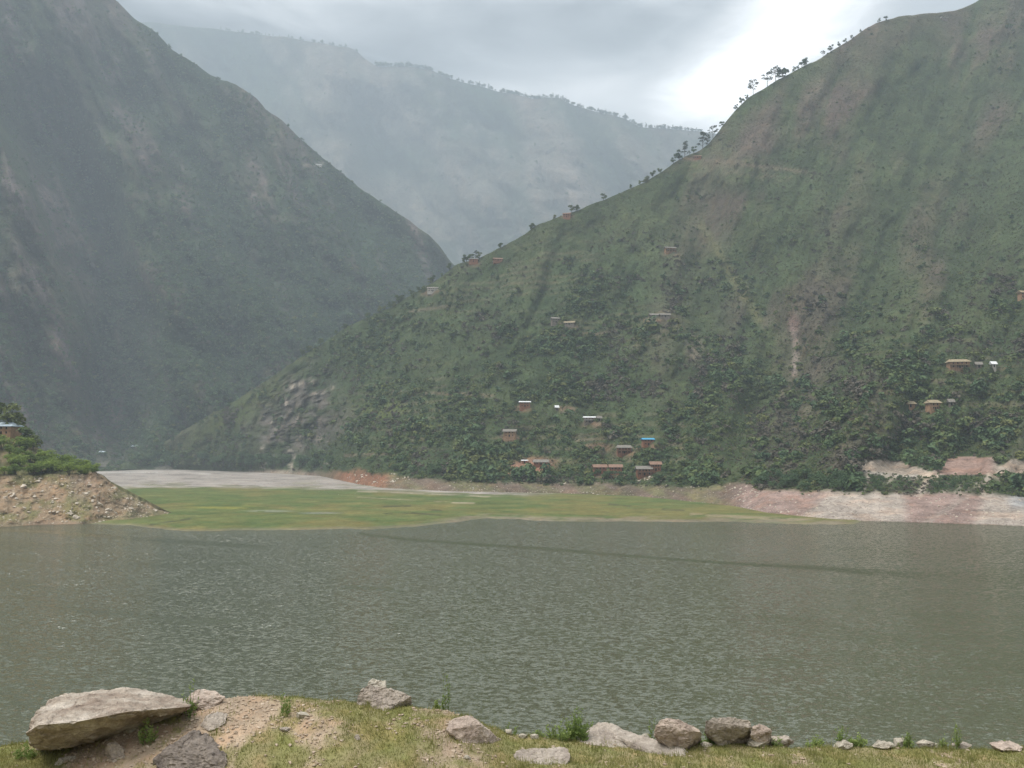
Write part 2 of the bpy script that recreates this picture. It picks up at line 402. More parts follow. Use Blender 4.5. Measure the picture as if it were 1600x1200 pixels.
# lush where shrubs crowd, olive grass with brown on the high open flank
lush = np.clip(sst(330, 470, ROW + 60 * nz) * sst(1250, 1050, PX) + sst(1200, 1420, PX - (ROW - 560) * 0.2) * sst(420, 560, ROW + 40 * nz) + 0.8 * blob(PX, ROW, 1180, 270, 130, 28, -6), 0, 1)
R_LUSH = np.clip(lush * (0.75 + 0.9 * nz), 0, 1)
brown = np.clip(0.36 + 0.6 * nd + 0.6 * nz, 0, 1)
brown = np.clip(brown + 0.7 * blob(PX, ROW, 1250, 200, 120, 60, -20) + 0.5 * blob(PX, ROW, 1260, 480, 110, 90) + 0.6 * blob(PX, ROW, 600, 600, 120, 50, -10) * (nf > 0) - 0.6 * lush, 0, 1)
R_RIB = fbm((PX + (ROW - 400) * 0.35) / 120, ROW / 320, 3, 5, 0.55, True); R_MID = fbm((PX + (ROW - 400) * 0.35) / 42, ROW / 90, 9, 4, 0.55)
brown = np.clip(brown - 0.8 * sst(0.1, 0.5, R_RIB) + 0.25 * sst(-0.1, -0.4, R_RIB), 0, 1)
col = vlerp(GRASS, DRY, brown[..., None]); col = paint(col, R_LUSH * 0.65, GREEN); col = paint(col, 0.45 * sst(0.15, 0.5, R_RIB + 0.5 * R_MID), GREEN * 0.9); col = paint(col, 0.45 * sst(-0.15, -0.5, R_RIB + 0.6 * R_MID) * (1 - 0.6 * R_LUSH), C(0.125, 0.105, 0.078))
# field terraces: earth risers along the contours near the houses
hz_ = hr.P[..., 2] + 2.0 * fbm(PX / 60, ROW / 40, 81, 3); tz = np.clip(blob(PX, ROW, 960, 690, 190, 46, 0, 0.7) + blob(PX, ROW, 1150, 262, 110, 22, 4) + 0.8 * blob(PX, ROW, 650, 640, 110, 60, 0, .7) + 0.8 * blob(PX, ROW, 820, 430, 150, 45, -18, .7) + 0.9 * blob(PX, ROW, 1480, 600, 150, 70, 0, .7) + 0.6 * blob(PX, ROW, 960, 510, 130, 40), 0, 1)
col = paint(col, 0.55 * tz * sst(0.30, 0.16, np.abs((hz_ / 7.5) % 1 - 0.5)) * sst(-0.15, 0.25, fbm(PX / 34, ROW / 9, 83, 4)), C(0.175, 0.140, 0.095)); col = paint(col, 0.35 * tz * sst(0.1, 0.4, fbm(PX / 26, ROW / 12, 85, 4)), C(0.070, 0.105, 0.034))
col = paint(col, 0.8 * blob(PX, ROW, 590, 640, 40, 14) + 0.6 * blob(PX, ROW, 380, 640, 90, 16, -32) + 0.6 * blob(PX, ROW, 460, 560, 40, 8, -20), C(0.085, 0.110, 0.032))
col = paint(col, 0.7 * pline(PX, ROW, [(1095, 350), (1125, 400), (1155, 450), (1185, 500)], 7), C(0.120, 0.120, 0.055))
rockm = 0.85 * np.clip(blob(PX, ROW, 475, 625, 40, 56, 25) + blob(PX, ROW, 440, 672, 50, 40, 20) + 0.7 * blob(PX, ROW, 500, 660, 60, 40), 0, 1) * sst(-0.35, 0.25, nf)
R_ROCK = rockm
col = paint(col, rockm, ROCK)
pal = 0
for pts, w in (([(412, 698), (404, 715), (418, 722), (408, 735)], 4), ([(450, 700), (462, 712), (452, 722), (460, 742)], 5), ([(462, 692), (480, 672), (498, 655)], 2.2), ([(468, 640), (462, 660)], 2), ([(482, 686), (498, 684), (512, 690)], 2),
               ([(455, 606), (470, 598)], 3), ([(484, 592), (488, 604)], 3.5), ([(490, 614), (505, 612), (518, 606)], 3), ([(446, 628), (450, 640)], 3), ([(425, 660), (430, 672)], 2.5), ([(508, 722), (522, 724)], 3)):
    pal = np.maximum(pal, pline(PX, ROW, pts, w))
col = paint(col, pal * sst(-0.25, 0.15, fbm(PX / 5, ROW / 5, 77, 3)) * 0.7, C(0.34, 0.30, 0.245))
# the pale slip scar in the gully, paths and terrace edges
col = paint(col, 0.75 * pline(PX, ROW, [(1238, 512), (1243, 530), (1244, 560), (1241, 584)], 4.5), C(0.27, 0.22, 0.185))
col = paint(col, 0.5 * blob(PX, ROW, 1240, 505, 9, 14), C(0.26, 0.16, 0.14)); col = paint(col, 0.5 * blob(PX, ROW, 1085, 545, 14, 22), C(0.20, 0.15, 0.13))
for pts in ([(600, 612), (680, 614), (770, 618)], [(880, 524), (940, 520), (965, 518)], [(1068, 247), (1130, 252), (1200, 262), (1260, 268)], [(1075, 238), (1096, 236)], [(1030, 488), (1050, 486)], [(640, 487), (700, 478)], [(900, 688), (960, 684)], [(540, 712), (620, 708)], [(1040, 695), (1075, 693)]):
    col = paint(col, 0.5 * pline(PX, ROW, pts, 2.6), C(0.20, 0.15, 0.11))
HOUSES = []   # soil yards are painted under each house position below
YARDS = [(676, 458, 16, 5), (741, 412, 14, 5), (780, 409, 12, 3), (868, 506, 12, 4), (892, 510, 14, 5), (1048, 396, 14, 5), (1030, 499, 24, 5), (820, 638, 16, 6), (925, 664, 16, 6), (797, 684, 18, 6), (885, 640, 14, 6), (935, 700, 22, 8),
         (1015, 699, 20, 6), (976, 709, 18, 6), (950, 741, 30, 6), (1012, 744, 26, 5), (1498, 577, 24, 7), (1456, 641, 20, 6), (1090, 247, 16, 4), (886, 338, 10, 3), (1160, 742, 12, 8)]
for (x, y, a, b_) in YARDS: col = paint(col, 0.75 * blob(PX, ROW, x, y, a, b_) * sst(-0.5, 0.2, nf), C(0.21, 0.135, 0.095))
col = paint(col, 0.95 * blob(PX, ROW, 832, 728, 34, 13, -4), C(0.27, 0.15, 0.10)); col = paint(col, 0.9 * blob(PX, ROW, 795, 735, 24, 8, -18), C(0.27, 0.15, 0.10))
# foot of the spur: bare shore below the houses
foot = sst(-4, 6, ROW - ip(PX, [(120, 745), (400, 735), (520, 735), (560, 733), (620, 742), (700, 750), (760, 752), (900, 753), (1000, 756), (1100, 762), (1150, 750), (1180, 762), (1200, 766), (1345, 768), (1600, 772), (1950, 780)]) + 5 * nf)
shore = paint(np.broadcast_to(BANKG, col.shape), np.clip(0.5 + 1.3 * fbm((PX - ROW * 1.5) / 26, ROW / 20, 61, 4), 0, 1), C(0.165, 0.125, 0.095))
shore = paint(shore, sst(640, 590, PX + 30 * nf) * sst(500, 540, PX), RUST)
shore = paint(shore, sst(420, 380, PX) + sst(545, 420, PX), C(0.30, 0.25, 0.20))
shore = paint(shore, sst(1130, 1165, PX), MAUVE * 1.05)
stripe = fbm((PX + ROW * 1.6) / 26, ROW / 200, 71, 3)
pm = sst(1255, 1300, PX + (ROW - 790) * 0.8) * sst(1425, 1405, PX) + sst(1520, 1545, PX + (ROW - 790) * 0.4)
pm = np.clip(pm + 0.55 * sst(0.05, 0.4, stripe) * sst(1180, 1200, PX), 0, 1)
shore = paint(shore, pm * 0.9, PALE); shore = paint(shore, sst(1565, 1590, PX) * sst(800, 785, ROW), C(0.30, 0.30, 0.295))
col = col * (1 - foot[..., None]) + shore * foot[..., None]
# upper cutting above the track at the right
cut = np.zeros_like(PX)
cut = np.maximum(cut, (ROW > ip(PX, [(1335, 735), (1345, 722), (1375, 717), (1410, 722), (1450, 735), (1470, 732), (1480, 715), (1520, 712), (1553, 715), (1562, 728), (1580, 716), (1600, 720), (1950, 725)]) + 3 * nf) & (ROW < ip(PX, [(1335, 733), (1360, 738), (1420, 744), (1500, 742), (1600, 738), (1950, 740)])) & (PX > 1336))
R_CUT = cut
cc = paint(np.broadcast_to(C(0.30, 0.25, 0.20), col.shape), sst(1455, 1475, PX) * sst(1560, 1545, PX), C(0.27, 0.185, 0.15))
col = col * (1 - cut[..., None]) + cc * cut[..., None]
col = paint(col, 0.9 * pline(PX, ROW, [(1350, 737), (1380, 741), (1420, 745), (1470, 744)], 2.4), C(0.46, 0.42, 0.36))
low = (ROW > 742) & (ROW < 770) & (PX > 1340)
col = paint(col, low * 0.7 * sst(-0.1, 0.5, nf + 0.3 * stripe), C(0.36, 0.31, 0.25))
for pts in ([(1357, 742), (1352, 755), (1346, 768)], [(1452, 744), (1444, 758), (1438, 772)], [(1545, 742), (1540, 760), (1536, 774)]): col = paint(col, 0.85 * pline(PX, ROW, pts, 5), C(0.38, 0.33, 0.27))
col = np.clip(col * (1 + 0.22 * nf[..., None]), 0.01, 1)
hr.build('right_hill', col, M['hill'])

# ---- left mountain
LR = [(-420, -520), (-200, -380), (0, -240), (100, -90), (150, -38), (180, 0), (215, 32), (245, 52), (270, 78), (300, 97), (330, 117), (370, 134), (400, 153), (415, 172), (440, 188), (470, 217), (500, 243), (525, 262), (560, 292),
      (600, 318), (640, 344), (670, 367), (688, 386), (700, 403), (730, 440), (780, 500), (850, 600)]
px = np.arange(-420, 851, 5.0)
lr = ip(px, LR); lb = np.where(px < 200, 742.0, 736.0)
d0 = ip(px, [(-420, 560), (-100, 760), (150, 960), (300, 1010), (500, 1050), (850, 1150)]); d1 = ip(px, [(-420, 1500), (0, 1750), (180, 1850), (400, 1850), (700, 1720), (850, 1700)])
def left_relief(PX, ROW, T):
    e = sst(0, 0.05, T) * (1 - 0.7 * sst(0.9, 1.0, T))
    q = PX - (ROW - 300) * 0.42
    rib = fbm(q / 95, ROW / 300, 103, 5, 0.55, True) * 130
    mid = fbm(q / 38, ROW / 110, 109, 5, 0.6) * 36
    gl = pline(PX, ROW, [(60, 180), (130, 330), (190, 500), (185, 640)], 55) * 210
    sp = -blob(PX, ROW, 430, 500, 210, 130, 20, 0.9) * 90
    return e * (rib + mid + gl + sp + fbm(PX / 12, ROW / 16, 121, 3, 0.6) * 9)
hl = Hill(px, lb, lr, d0, d1, 200, left_relief, fbm(px / 26, 0 * px, 105, 4) * 3.0, 900, 1.1)
PX, ROW = hl.PX, hl.ROW
q = PX - (ROW - 300) * 0.42
nz = fbm(q / 60, ROW / 150, 131, 5); nf = fbm(PX / 18, ROW / 20, 141, 4); nr = fbm(q / 22, ROW / 160, 151, 4)
L_WOOD = np.clip(blob(PX, ROW, 420, 520, 230, 150, 22, 0.7) + 0.7 * blob(PX, ROW, 260, 600, 110, 130) + 0.5 * blob(PX, ROW, 560, 380, 160, 60, 40) + 0.25 + 0.8 * nz - 0.5 * sst(250, 100, PX), 0, 1)
L_RIB = fbm(q / 95, ROW / 300, 103, 5, 0.55, True) + 0.5 * fbm(q / 38, ROW / 110, 109, 5, 0.6); L_WOOD = np.clip(L_WOOD + 0.7 * pline(PX, ROW, [(60, 180), (130, 330), (190, 500), (185, 640)], 34) + 0.55 * sst(0.05, 0.5, L_RIB) - 0.45 * sst(0.0, -0.5, L_RIB), 0, 1)
col = vlerp(C(0.054, 0.074, 0.034), C(0.118, 0.092, 0.076), np.clip(0.22 + 1.1 * nr + 0.6 * sst(330, 120, PX) * sst(300, 450, ROW), 0, 1)[..., None])
col = paint(col, L_WOOD * 0.9, C(0.026, 0.050, 0.023))
col = paint(col, 0.75 * sst(-0.05, -0.45, L_RIB + 0.4 * nf) * (1 - 0.5 * L_WOOD), C(0.112, 0.092, 0.082))
col = paint(col, sst(0.30, 0.6, nr + 0.6 * nf) * (1 - 0.7 * L_WOOD), C(0.135, 0.110, 0.104))
col = paint(col, 0.55 * blob(PX, ROW, 182, 640, 12, 30, 10) + 0.4 * blob(PX, ROW, 185, 520, 5, 26), C(0.22, 0.17, 0.13))
col = paint(col, 0.5 * blob(PX, ROW, 440, 575, 40, 16, -30), C(0.15, 0.12, 0.10))
col = paint(col, 0.6 * pline(PX, ROW, [(474, 258), (490, 258), (505, 255)], 2.5), C(0.30, 0.27, 0.22))
lowm = sst(715, 730, ROW) * sst(130, 160, PX) * sst(320, 260, PX)
col = paint(col, 0.5 * lowm * sst(-0.2, 0.2, nf), C(0.24, 0.22, 0.19))
col = np.clip(col * (1 + 0.25 * nf[..., None]), 0.01, 1)
hl.build('left_mountain', col, M['hill_far'])

# ---- far mountain closing the valley
FR = [(100, 30), (240, 36), (330, 44), (400, 52), (470, 62), (520, 71), (545, 74), (556, 79), (570, 92), (590, 103), (620, 104), (650, 104), (672, 108), (690, 119), (720, 128), (760, 138), (800, 147), (835, 155), (850, 152), (875, 154), (895, 165),
      (930, 174), (975, 184), (1000, 198), (1050, 201), (1090, 205), (1150, 215), (1250, 240), (1400, 280)]
px = np.arange(100, 1401, 6.0)
fr = ip(px, FR); fb = 0 * px + 722
d0 = ip(px, [(100, 2700), (600, 2700), (800, 2600), (1400, 2400)]); d1 = ip(px, [(100, 4700), (400, 4500), (700, 4250), (1000, 4000), (1400, 3900)])
def far_relief(PX, ROW, T):
    e = sst(0, 0.1, T) * (1 - 0.7 * sst(0.88, 1.0, T))
    q = PX - (ROW - 300) * 0.55
    return e * (fbm(q / 130, ROW / 300, 203, 5, 0.55, True) * 260 + fbm(q / 45, ROW / 100, 209, 5, 0.6) * 60 + 190 * pline(PX, ROW, [(600, 200), (660, 300), (700, 400), (720, 520)], 60) - 90 * blob(PX, ROW, 860, 330, 120, 120, 40, 0.9))
hf = Hill(px, fb, fr, d0, d1, 170, far_relief, fbm(px / 30, 0 * px, 205, 4) * 2.0, 1500, 1.0)
PX, ROW = hf.PX, hf.ROW
q = PX - (ROW - 300) * 0.55
nz = fbm(q / 70, ROW / 130, 231, 5); nf = fbm(PX / 16, ROW / 16, 241, 4)
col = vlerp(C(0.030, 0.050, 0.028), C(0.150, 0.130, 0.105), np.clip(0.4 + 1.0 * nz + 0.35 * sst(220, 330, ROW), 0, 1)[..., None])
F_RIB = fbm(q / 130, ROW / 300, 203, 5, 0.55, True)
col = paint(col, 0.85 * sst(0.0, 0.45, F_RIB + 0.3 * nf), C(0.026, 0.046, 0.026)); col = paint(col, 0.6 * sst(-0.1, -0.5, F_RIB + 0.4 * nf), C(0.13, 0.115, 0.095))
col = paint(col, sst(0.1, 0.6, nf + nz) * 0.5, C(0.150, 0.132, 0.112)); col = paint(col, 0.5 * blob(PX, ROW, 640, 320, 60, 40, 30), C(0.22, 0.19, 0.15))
col = np.clip(col * (1 + 0.3 * nf[..., None]), 0.01, 1)
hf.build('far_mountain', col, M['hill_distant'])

# ---- the headland at the left edge: stony bank, then a rise with a house
HB = [(-300, 838), (0, 824), (60, 820), (130, 819), (170, 815), (200, 813), (240, 808), (268, 803)]
HT = [(-300, 640), (-60, 728), (0, 742), (60, 744), (110, 742), (150, 738), (165, 748), (185, 763), (215, 780), (250, 797), (268, 802)]
px = np.arange(-300, 269, 2.0); hb = ip(px, HB); ht = ip(px, HT)
d0 = on_plane(px, hb, 0.05)[:, 1]; d1 = d0 + ip(px, [(-300, 30), (0, 28), (130, 26), (200, 16), (268, 2)])
h1 = Hill(px, hb, ht, d0, d1, 90, lambda X, Y, T: sst(0, .1, T) * (fbm(X / 22, Y / 22, 303, 5, 0.6) * 3.2 + fbm(X / 5, Y / 4, 313, 3) * 0.7) * (0.3 + 0.7 * sst(270, 215, X)), fbm(px / 9, 0 * px, 305, 5, 0.65) * 3.4 * sst(267, 235, px), 1.0, 1.0)
# second flight of the headland: from the bank's lip up to the house and over
top2 = ip(px, [(-300, 560), (-60, 655), (0, 676), (28, 680), (60, 700), (90, 716), (120, 728), (150, 738), (165, 748), (268, 802)])
n2 = 40; tt = np.linspace(0, 1, n2)[1:]
lip = h1.P[-1]; lipr = ht + fbm(px / 9, 0 * px, 305, 5, 0.65) * 3.4 * sst(267, 235, px)
rows2 = lipr[None] + (np.minimum(top2, lipr - 0.5)[None] - lipr[None]) * tt[:, None]
d2 = h1.P[-1][None, :, 1] + tt[:, None] * ip(px, [(-300, 60), (0, 48), (90, 34), (150, 16), (200, 3), (268, 1)])[None]
up = at(np.broadcast_to(px, rows2.shape), rows2, d2); up[..., 2] += 0.5 * fbm(px[None] / 10, tt[:, None] * 6, 317, 4) * np.sin(np.pi * tt)[:, None]
hd_up = up
bk = []
for i in range(1, 13):
    q_ = up[-1].copy(); kk = i * i * 0.7; q_[:, 1] += kk; q_[:, 2] = np.maximum(q_[:, 2] - kk * 0.6, -1.5); bk.append(q_)
sk = h1.P[:1].copy(); sk[..., 2] = -1.5; full = np.concatenate([sk, h1.P, up, np.array(bk)], 0)
PXf = np.broadcast_to(px, full.shape[:2]); _, ROWf = project(full)
nf = fbm(PXf / 14, ROWf / 10, 341, 5); nz = fbm(PXf / 40, ROWf / 22, 331, 4)
col = vlerp(C(0.31, 0.225, 0.145), C(0.225, 0.170, 0.115), np.clip(0.5 + nf, 0, 1)[..., None])
col = paint(col, sst(-0.15, 0.35, nz + 0.4 * nf) * 0.8, C(0.150, 0.150, 0.065)); col = paint(col, 0.55 * blob(PXf, ROWf, 130, 760, 22, 22) * (nf > -0.2), C(0.27, 0.20, 0.165))
col = paint(col, sst(812, 818, ROWf) * 0.6, C(0.21, 0.16, 0.12)); col = paint(col, 0.35 * sst(150, 215, PXf), C(0.25, 0.215, 0.15))
idx = np.arange(full.shape[0])[:, None] * np.ones((1, full.shape[1]))
upm = sst(88, 92, idx) * (0.75 + 0.5 * nf); col = paint(col, upm, C(0.085, 0.090, 0.040)); col = paint(col, (idx > 90) * blob(PXf, ROWf, 38, 684, 16, 12) * 0.9, C(0.30, 0.19, 0.09))
me = mesh_np('left_bank', full.reshape(-1, 3), grid_faces(*full.shape[:2]), True, {'ground_color': ('POINT', 'FLOAT_COLOR', np.clip(col, .01, 1).reshape(-1, 3))})
left_bank = tag(link('left_bank', me, M['bank']), kind='structure')
def bank_up(pxx, f):
    """point on the headland's upper slope; f from 0 at the lip to 1 at the top"""
    u = (pxx - px_h[0]) / 2.0; i = int(np.clip(u, 0, len(px_h) - 1)); j = int(np.clip(f * (n2 - 2), 0, n2 - 2))
    return hd_up[j, i]
px_h = px.copy()

# ---- flat lake plain: green flats, gravel river bed, mud rim
EW = [(-200, 800), (60, 812), (130, 817), (200, 820), (290, 829), (420, 827), (600, 825), (640, 822), (690, 817), (730, 812), (760, 809), (800, 810), (860, 813), (1000, 814), (1150, 814), (1220, 817), (1300, 819), (1335, 817), (1360, 808), (1500, 800)]
pxg = np.arange(-200, 1501, 4.0)
rows = np.concatenate([np.arange(836, 790, -0.8), np.arange(790, 750, -0.7), np.arange(750, 729.5, -0.45)])
PX, ROW = np.meshgrid(pxg, rows)
rz = ip(pxg, EW)[None] + 1.2 * fbm(PX / 30, ROW * 0, 403, 4)
P = on_plane(PX, ROW, 0.25)
P[..., 2] = np.clip((rz - ROW) * 0.09, -0.7, 0.35) + 0.06 * fbm(P[..., 0] / 9, P[..., 1] / 16, 405, 4)
nf = fbm(PX / 40, ROW / 3.2, 407, 5); nz = fbm(PX / 130, ROW / 10, 409, 4); ns = fbm(PX / 30, ROW / 1.6, 417, 4)
col = vlerp(C(0.088, 0.122, 0.042), C(0.138, 0.150, 0.056), np.clip(0.5 + 1.2 * nf + 0.6 * ns, 0, 1)[..., None])
col = paint(col, sst(0.1, 0.5, ns + 0.5 * nf) * 0.45, C(0.075, 0.095, 0.032))
col = paint(col, sst(0.0, 0.5, nz + 0.4 * nf + 0.35 * sst(700, 1000, PX)) * 0.6, C(0.175, 0.150, 0.058))
col = paint(col, 0.8 * blob(PX, ROW, 345, 792, 48, 5, 1) * sst(-.3, .2, nf), C(0.20, 0.20, 0.05))
gb = ip(PX, [(-200, 800), (150, 780), (205, 768), (300, 767), (450, 768), (560, 771), (650, 775), (760, 779), (830, 780), (900, 774)]) + 2.6 * nf - 5.5
grav = sst(3.0, -3.0, ROW - gb + 2.5 * ns) * sst(900, 830, PX)
gcol = vlerp(C(0.345, 0.315, 0.285), C(0.245, 0.225, 0.20), np.clip(0.5 + ns, 0, 1)[..., None])
gcol = paint(gcol, sst(0.0, 0.35, nf) * 0.6 * sst(748, 760, ROW), C(0.15, 0.155, 0.075)); gcol = paint(gcol, sst(0.25, 0.4, ns) * 0.35, C(0.13, 0.12, 0.105))
col = col * (1 - grav[..., None]) + gcol * grav[..., None]
col = paint(col, 0.8 * pline(PX, ROW, [(150, 738.5), (210, 738), (280, 738), (330, 741)], 1.4) * (ns > -0.3), C(0.42, 0.40, 0.37))
col = paint(col, 0.6 * pline(PX, ROW, [(560, 768), (650, 771), (740, 775), (790, 778)], 1.0) * (ns > -0.1), C(0.36, 0.32, 0.26))
col = paint(col, 0.5 * pline(PX, ROW, [(560, 777), (700, 785), (740, 786)], 0.6) * (ns > 0) + 0.6 * pline(PX, ROW, [(705, 786), (740, 787)], 0.9), C(0.36, 0.31, 0.22))
col = paint(col, 0.6 * pline(PX, ROW, [(1080, 804), (1180, 809), (1280, 813)], 2.2) * (nf > 0.0), C(0.28, 0.225, 0.155))
col = paint(col, 0.4 * blob(PX, ROW, 420, 799, 34, 1.6) * (nf > -0.1) + 0.5 * blob(PX, ROW, 500, 802, 30, 1.3), C(0.26, 0.27, 0.25))
for pts in ([(598, 792), (640, 791)], [(668, 797), (688, 798)], [(600, 803), (640, 802), (690, 805)], [(235, 820), (270, 815), (296, 811)], [(950, 788), (985, 791)], [(1035, 796), (1068, 798)]):
    col = paint(col, 0.75 * pline(PX, ROW, pts, 1.3) * (ns > -0.25), C(0.055, 0.06, 0.035))
col = paint(col, sst(8.5, 3, rz - ROW + 2 * nf) * sst(620, 740, PX) * 0.75 * sst(-0.5, 0.1, nf + ns), C(0.215, 0.180, 0.135)); col = paint(col, sst(3.5, 1.0, rz - ROW + 1.2 * nf) * 0.6, C(0.185, 0.160, 0.120))
me = mesh_np('lake_plain', P.reshape(-1, 3), grid_faces(*P.shape[:2])[:, ::1], True, {'ground_color': ('POINT', 'FLOAT_COLOR', np.clip(col, .01, 1).reshape(-1, 3))})
tag(link('meadow', me, M['plain']), kind='structure')

# ---- lake
pxw = np.arange(-900, 2501, 8.0); rows = np.concatenate([np.arange(1700, 1000, -10.0), np.arange(1000, 900, -3.0), np.arange(900, 738, -1.2)])
PX, ROW = np.meshgrid(pxw, rows)
P = on_plane(PX, ROW, 0.0)
w1 = fbm(PX / 120, ROW / 9, 503, 4); w2 = fbm((PX - ROW * 2) / 90, ROW / 14, 507, 4)
wob = 5 * vn(PX / 140, ROW * 0, 509)
calm = 1.0 * pline(PX, ROW + 0.25 * wob, [(560, 834), (640, 843), (760, 852), (900, 862), (1050, 873), (1200, 884), (1350, 893), (1500, 901), (1800, 915)], 2.3 + 4.0 * sst(1100, 1500, PX))
calm = calm * (1 - 0.6 * sst(1280, 1560, PX)); calm = np.maximum(calm, 0.85 * pline(PX, ROW + 0.3 * wob, [(-100, 826), (90, 832), (200, 840), (320, 848), (410, 856)], 2.8))
for pts, w, s_ in (([(540, 918), (590, 920), (630, 925)], 3.5, .7), ([(120, 952), (210, 958), (290, 967), (370, 970)], 4.5, .7), ([(330, 1018), (420, 1022)], 6, .35), ([(790, 985), (900, 1000), (1000, 1018), (1120, 1030), (1250, 1040)], 8, .55), ([(620, 975), (700, 985)], 5, .4),
                   ([(230, 880), (330, 880), (400, 883)], 2.5, .45), ([(880, 1000), (960, 1030), (1080, 1040)], 7, .35), ([(1180, 960), (1300, 985), (1420, 1000)], 8, .35), ([(0, 915), (100, 925)], 5, .3)):
    calm = np.maximum(calm, s_ * pline(PX, ROW + wob, pts, w))
rough = 0.85 + 0.40 * w1 + 0.45 * w2 + 0.45 * blob(PX, ROW, 640, 930, 620, 110, 0, 0.9) + 0.55 * blob(PX, ROW, 1010, 850, 190, 22, 5, 0.8) + 0.4 * blob(PX, ROW, 300, 850, 300, 30, 2, 0.8)
rough = rough * (1 - 0.55 * sst(1080, 1520, PX + (ROW - 860) * 0.3 + 80 * w1)) * (1 - 0.3 * sst(150, -100, PX) * sst(900, 1000, ROW))
rough = rough * (1 - np.clip(1.05 * calm, 0, 1))
me = mesh_np('lake', P.reshape(-1, 3), grid_faces(*P.shape[:2]), True, {'ripple': ('POINT', 'FLOAT', np.clip(rough, 0.0, 1.9).ravel())})
m, g, b = new_mat('lake_water')
co = g.node('ShaderNodeTexCoord').outputs['Object']
rp = g.node('ShaderNodeAttribute', attribute_name='ripple').outputs['Fac']
def mapped(scale, rot):
    n = g.node('ShaderNodeMapping'); n.inputs['Rotation'].default_value = (0, 0, R(rot)); n.inputs['Scale'].default_value = scale; g.l.new(co, n.inputs[0]); return n.outputs[0]
def wave(vec, scale, detail, sx, sy):
    """slope of the chop: centred noise in two directions"""
    n = g.node('ShaderNodeTexNoise'); n.inputs['Scale'].default_value = scale; n.inputs['Detail'].default_value = detail; n.inputs['Roughness'].default_value = 0.55; n.inputs['Distortion'].default_value = 0.4
    g.l.new(vec, n.inputs['Vector']); q = g.node('ShaderNodeSeparateColor'); g.l.new(n.outputs['Color'], q.inputs[0])
    return g.math('MULTIPLY', g.math('SUBTRACT', q.outputs[0], 0.5), sx), g.math('MULTIPLY', g.math('SUBTRACT', q.outputs[1], 0.5), sy)
x1, y1 = wave(mapped((0.66, 1.20, 1), 26), 1.8, 2, 1.10, 2.6); x2, y2 = wave(mapped((0.7, 1.1, 1), 14), 4.6, 2, 0.90, 1.9)
amp = g.math('MULTIPLY_ADD', rp, 0.66, 0.10)
cxyz = g.node('ShaderNodeCombineXYZ'); g.put(cxyz.inputs[0], g.math('MULTIPLY', g.math('ADD', x1, x2), amp)); g.put(cxyz.inputs[1], g.math('MULTIPLY', g.math('ADD', y1, y2), amp)); cxyz.inputs[2].default_value = 1.0
nn = g.node('ShaderNodeVectorMath', operation='NORMALIZE'); g.l.new(cxyz.outputs[0], nn.inputs[0]); g.l.new(nn.outputs[0], b.inputs['Normal'])
b.inputs['Base Color'].default_value = (0.082, 0.088, 0.050, 1); b.inputs['Roughness'].default_value = 0.12; b.inputs['IOR'].default_value = 1.8; b.inputs['Specular IOR Level'].default_value = 0.5
M['water'] = m
tag(link('lake', me, m), kind='structure')

# ---- the near bank: mound of soil and turf, then the drop to the lake
EDGE = [(-900, 1176), (-300, 1172), (0, 1166), (45, 1160), (90, 1150), (140, 1132), (190, 1112), (250, 1101), (330, 1090), (400, 1087), (500, 1092), (560, 1096), (640, 1102), (700, 1113), (760, 1132), (800, 1147), (900, 1161), (1050, 1164), (1200, 1167), (1600, 1171), (2600, 1178)]
YE = 13.2
def near_z(x, y):
    x, y = np.broadcast_arrays(np.asarray(x, float), np.asarray(y, float))
    pxe = 800 + FPX * x / np.clip(y, 9, 14.5) / 0.97
    er = ip(pxe, EDGE)
    ze = EYE + YE * (lambda q: q[2] / q[1])(ray(0 * er, er))
    z0 = 21.50
    t = np.clip((y - 11.2) / (YE - 11.2), 0, 1)
    prof = t * (1.9 - 0.9 * t)
    z = z0 + (ze - z0) * prof
    z = z + np.clip(11.2 - y, 0, 9.5) * 0.33                      # rises behind to the road where the photographer stands
    over = np.clip(y - YE, 0, None)
    z = z - 0.46 * over - 0.05 * np.minimum(over, 3) ** 2 - 0.15 * np.clip(over - 3, 0, None)
    z = z + (0.05 * fbm(x / 0.9, y / 0.9, 603, 4) + 0.02 * fbm(x / 0.2, y / 0.2, 607, 3)) * (1 + 0.6 * (over > 1))
    return np.maximum(z, -1.2)
xs = np.concatenate([np.linspace(-140, -9.2, 50), np.arange(-9, 9.01, 0.06), np.linspace(9.2, 140, 50)])
ys = np.concatenate([np.linspace(-160, 0, 20), np.linspace(0.6, 10.2, 20), np.arange(10.3, 14.6, 0.06), np.linspace(14.8, 55, 50)])
X, Y = np.meshgrid(xs, ys)
Z = near_z(X, Y); Z = np.where(Y < 0, Z + 0.0 - Y * 0.30 * sst(0, -60, Y), Z)
def soil_mask(x, y):
    """1 where the mound is bare soil and gravel, 0 where turf grows"""
    p, r_ = project(np.stack(np.broadcast_arrays(x, y, near_z(x, y)), -1))
    n = fbm(np.asarray(x) / 0.55, np.asarray(y) / 0.8, 611, 5)
    m = 0.95 * blob(p, r_, 250, 1150, 150, 60, -10, 0.5) + 0.85 * blob(p, r_, 400, 1115, 150, 26, 4, 0.6) + 0.55 * blob(p, r_, 600, 1150, 170, 50, 10, 0.8)
    m = 0.72 * m + 0.55 * blob(p, r_, 190, 1172, 110, 36, -12, 0.4) - 0.9 * blob(p, r_, 250, 1122, 34, 12, 0) - 0.7 * blob(p, r_, 420, 1185, 50, 20) - 0.5 * blob(p, r_, 560, 1112, 60, 14)
    return sst(0.12, 0.95, m + 0.95 * n + 0.25 * vn(np.asarray(x) / 0.13, np.asarray(y) / 0.16, 615))
sm = soil_mask(X, Y); nf = fbm(X / 0.35, Y / 0.5, 613, 4)
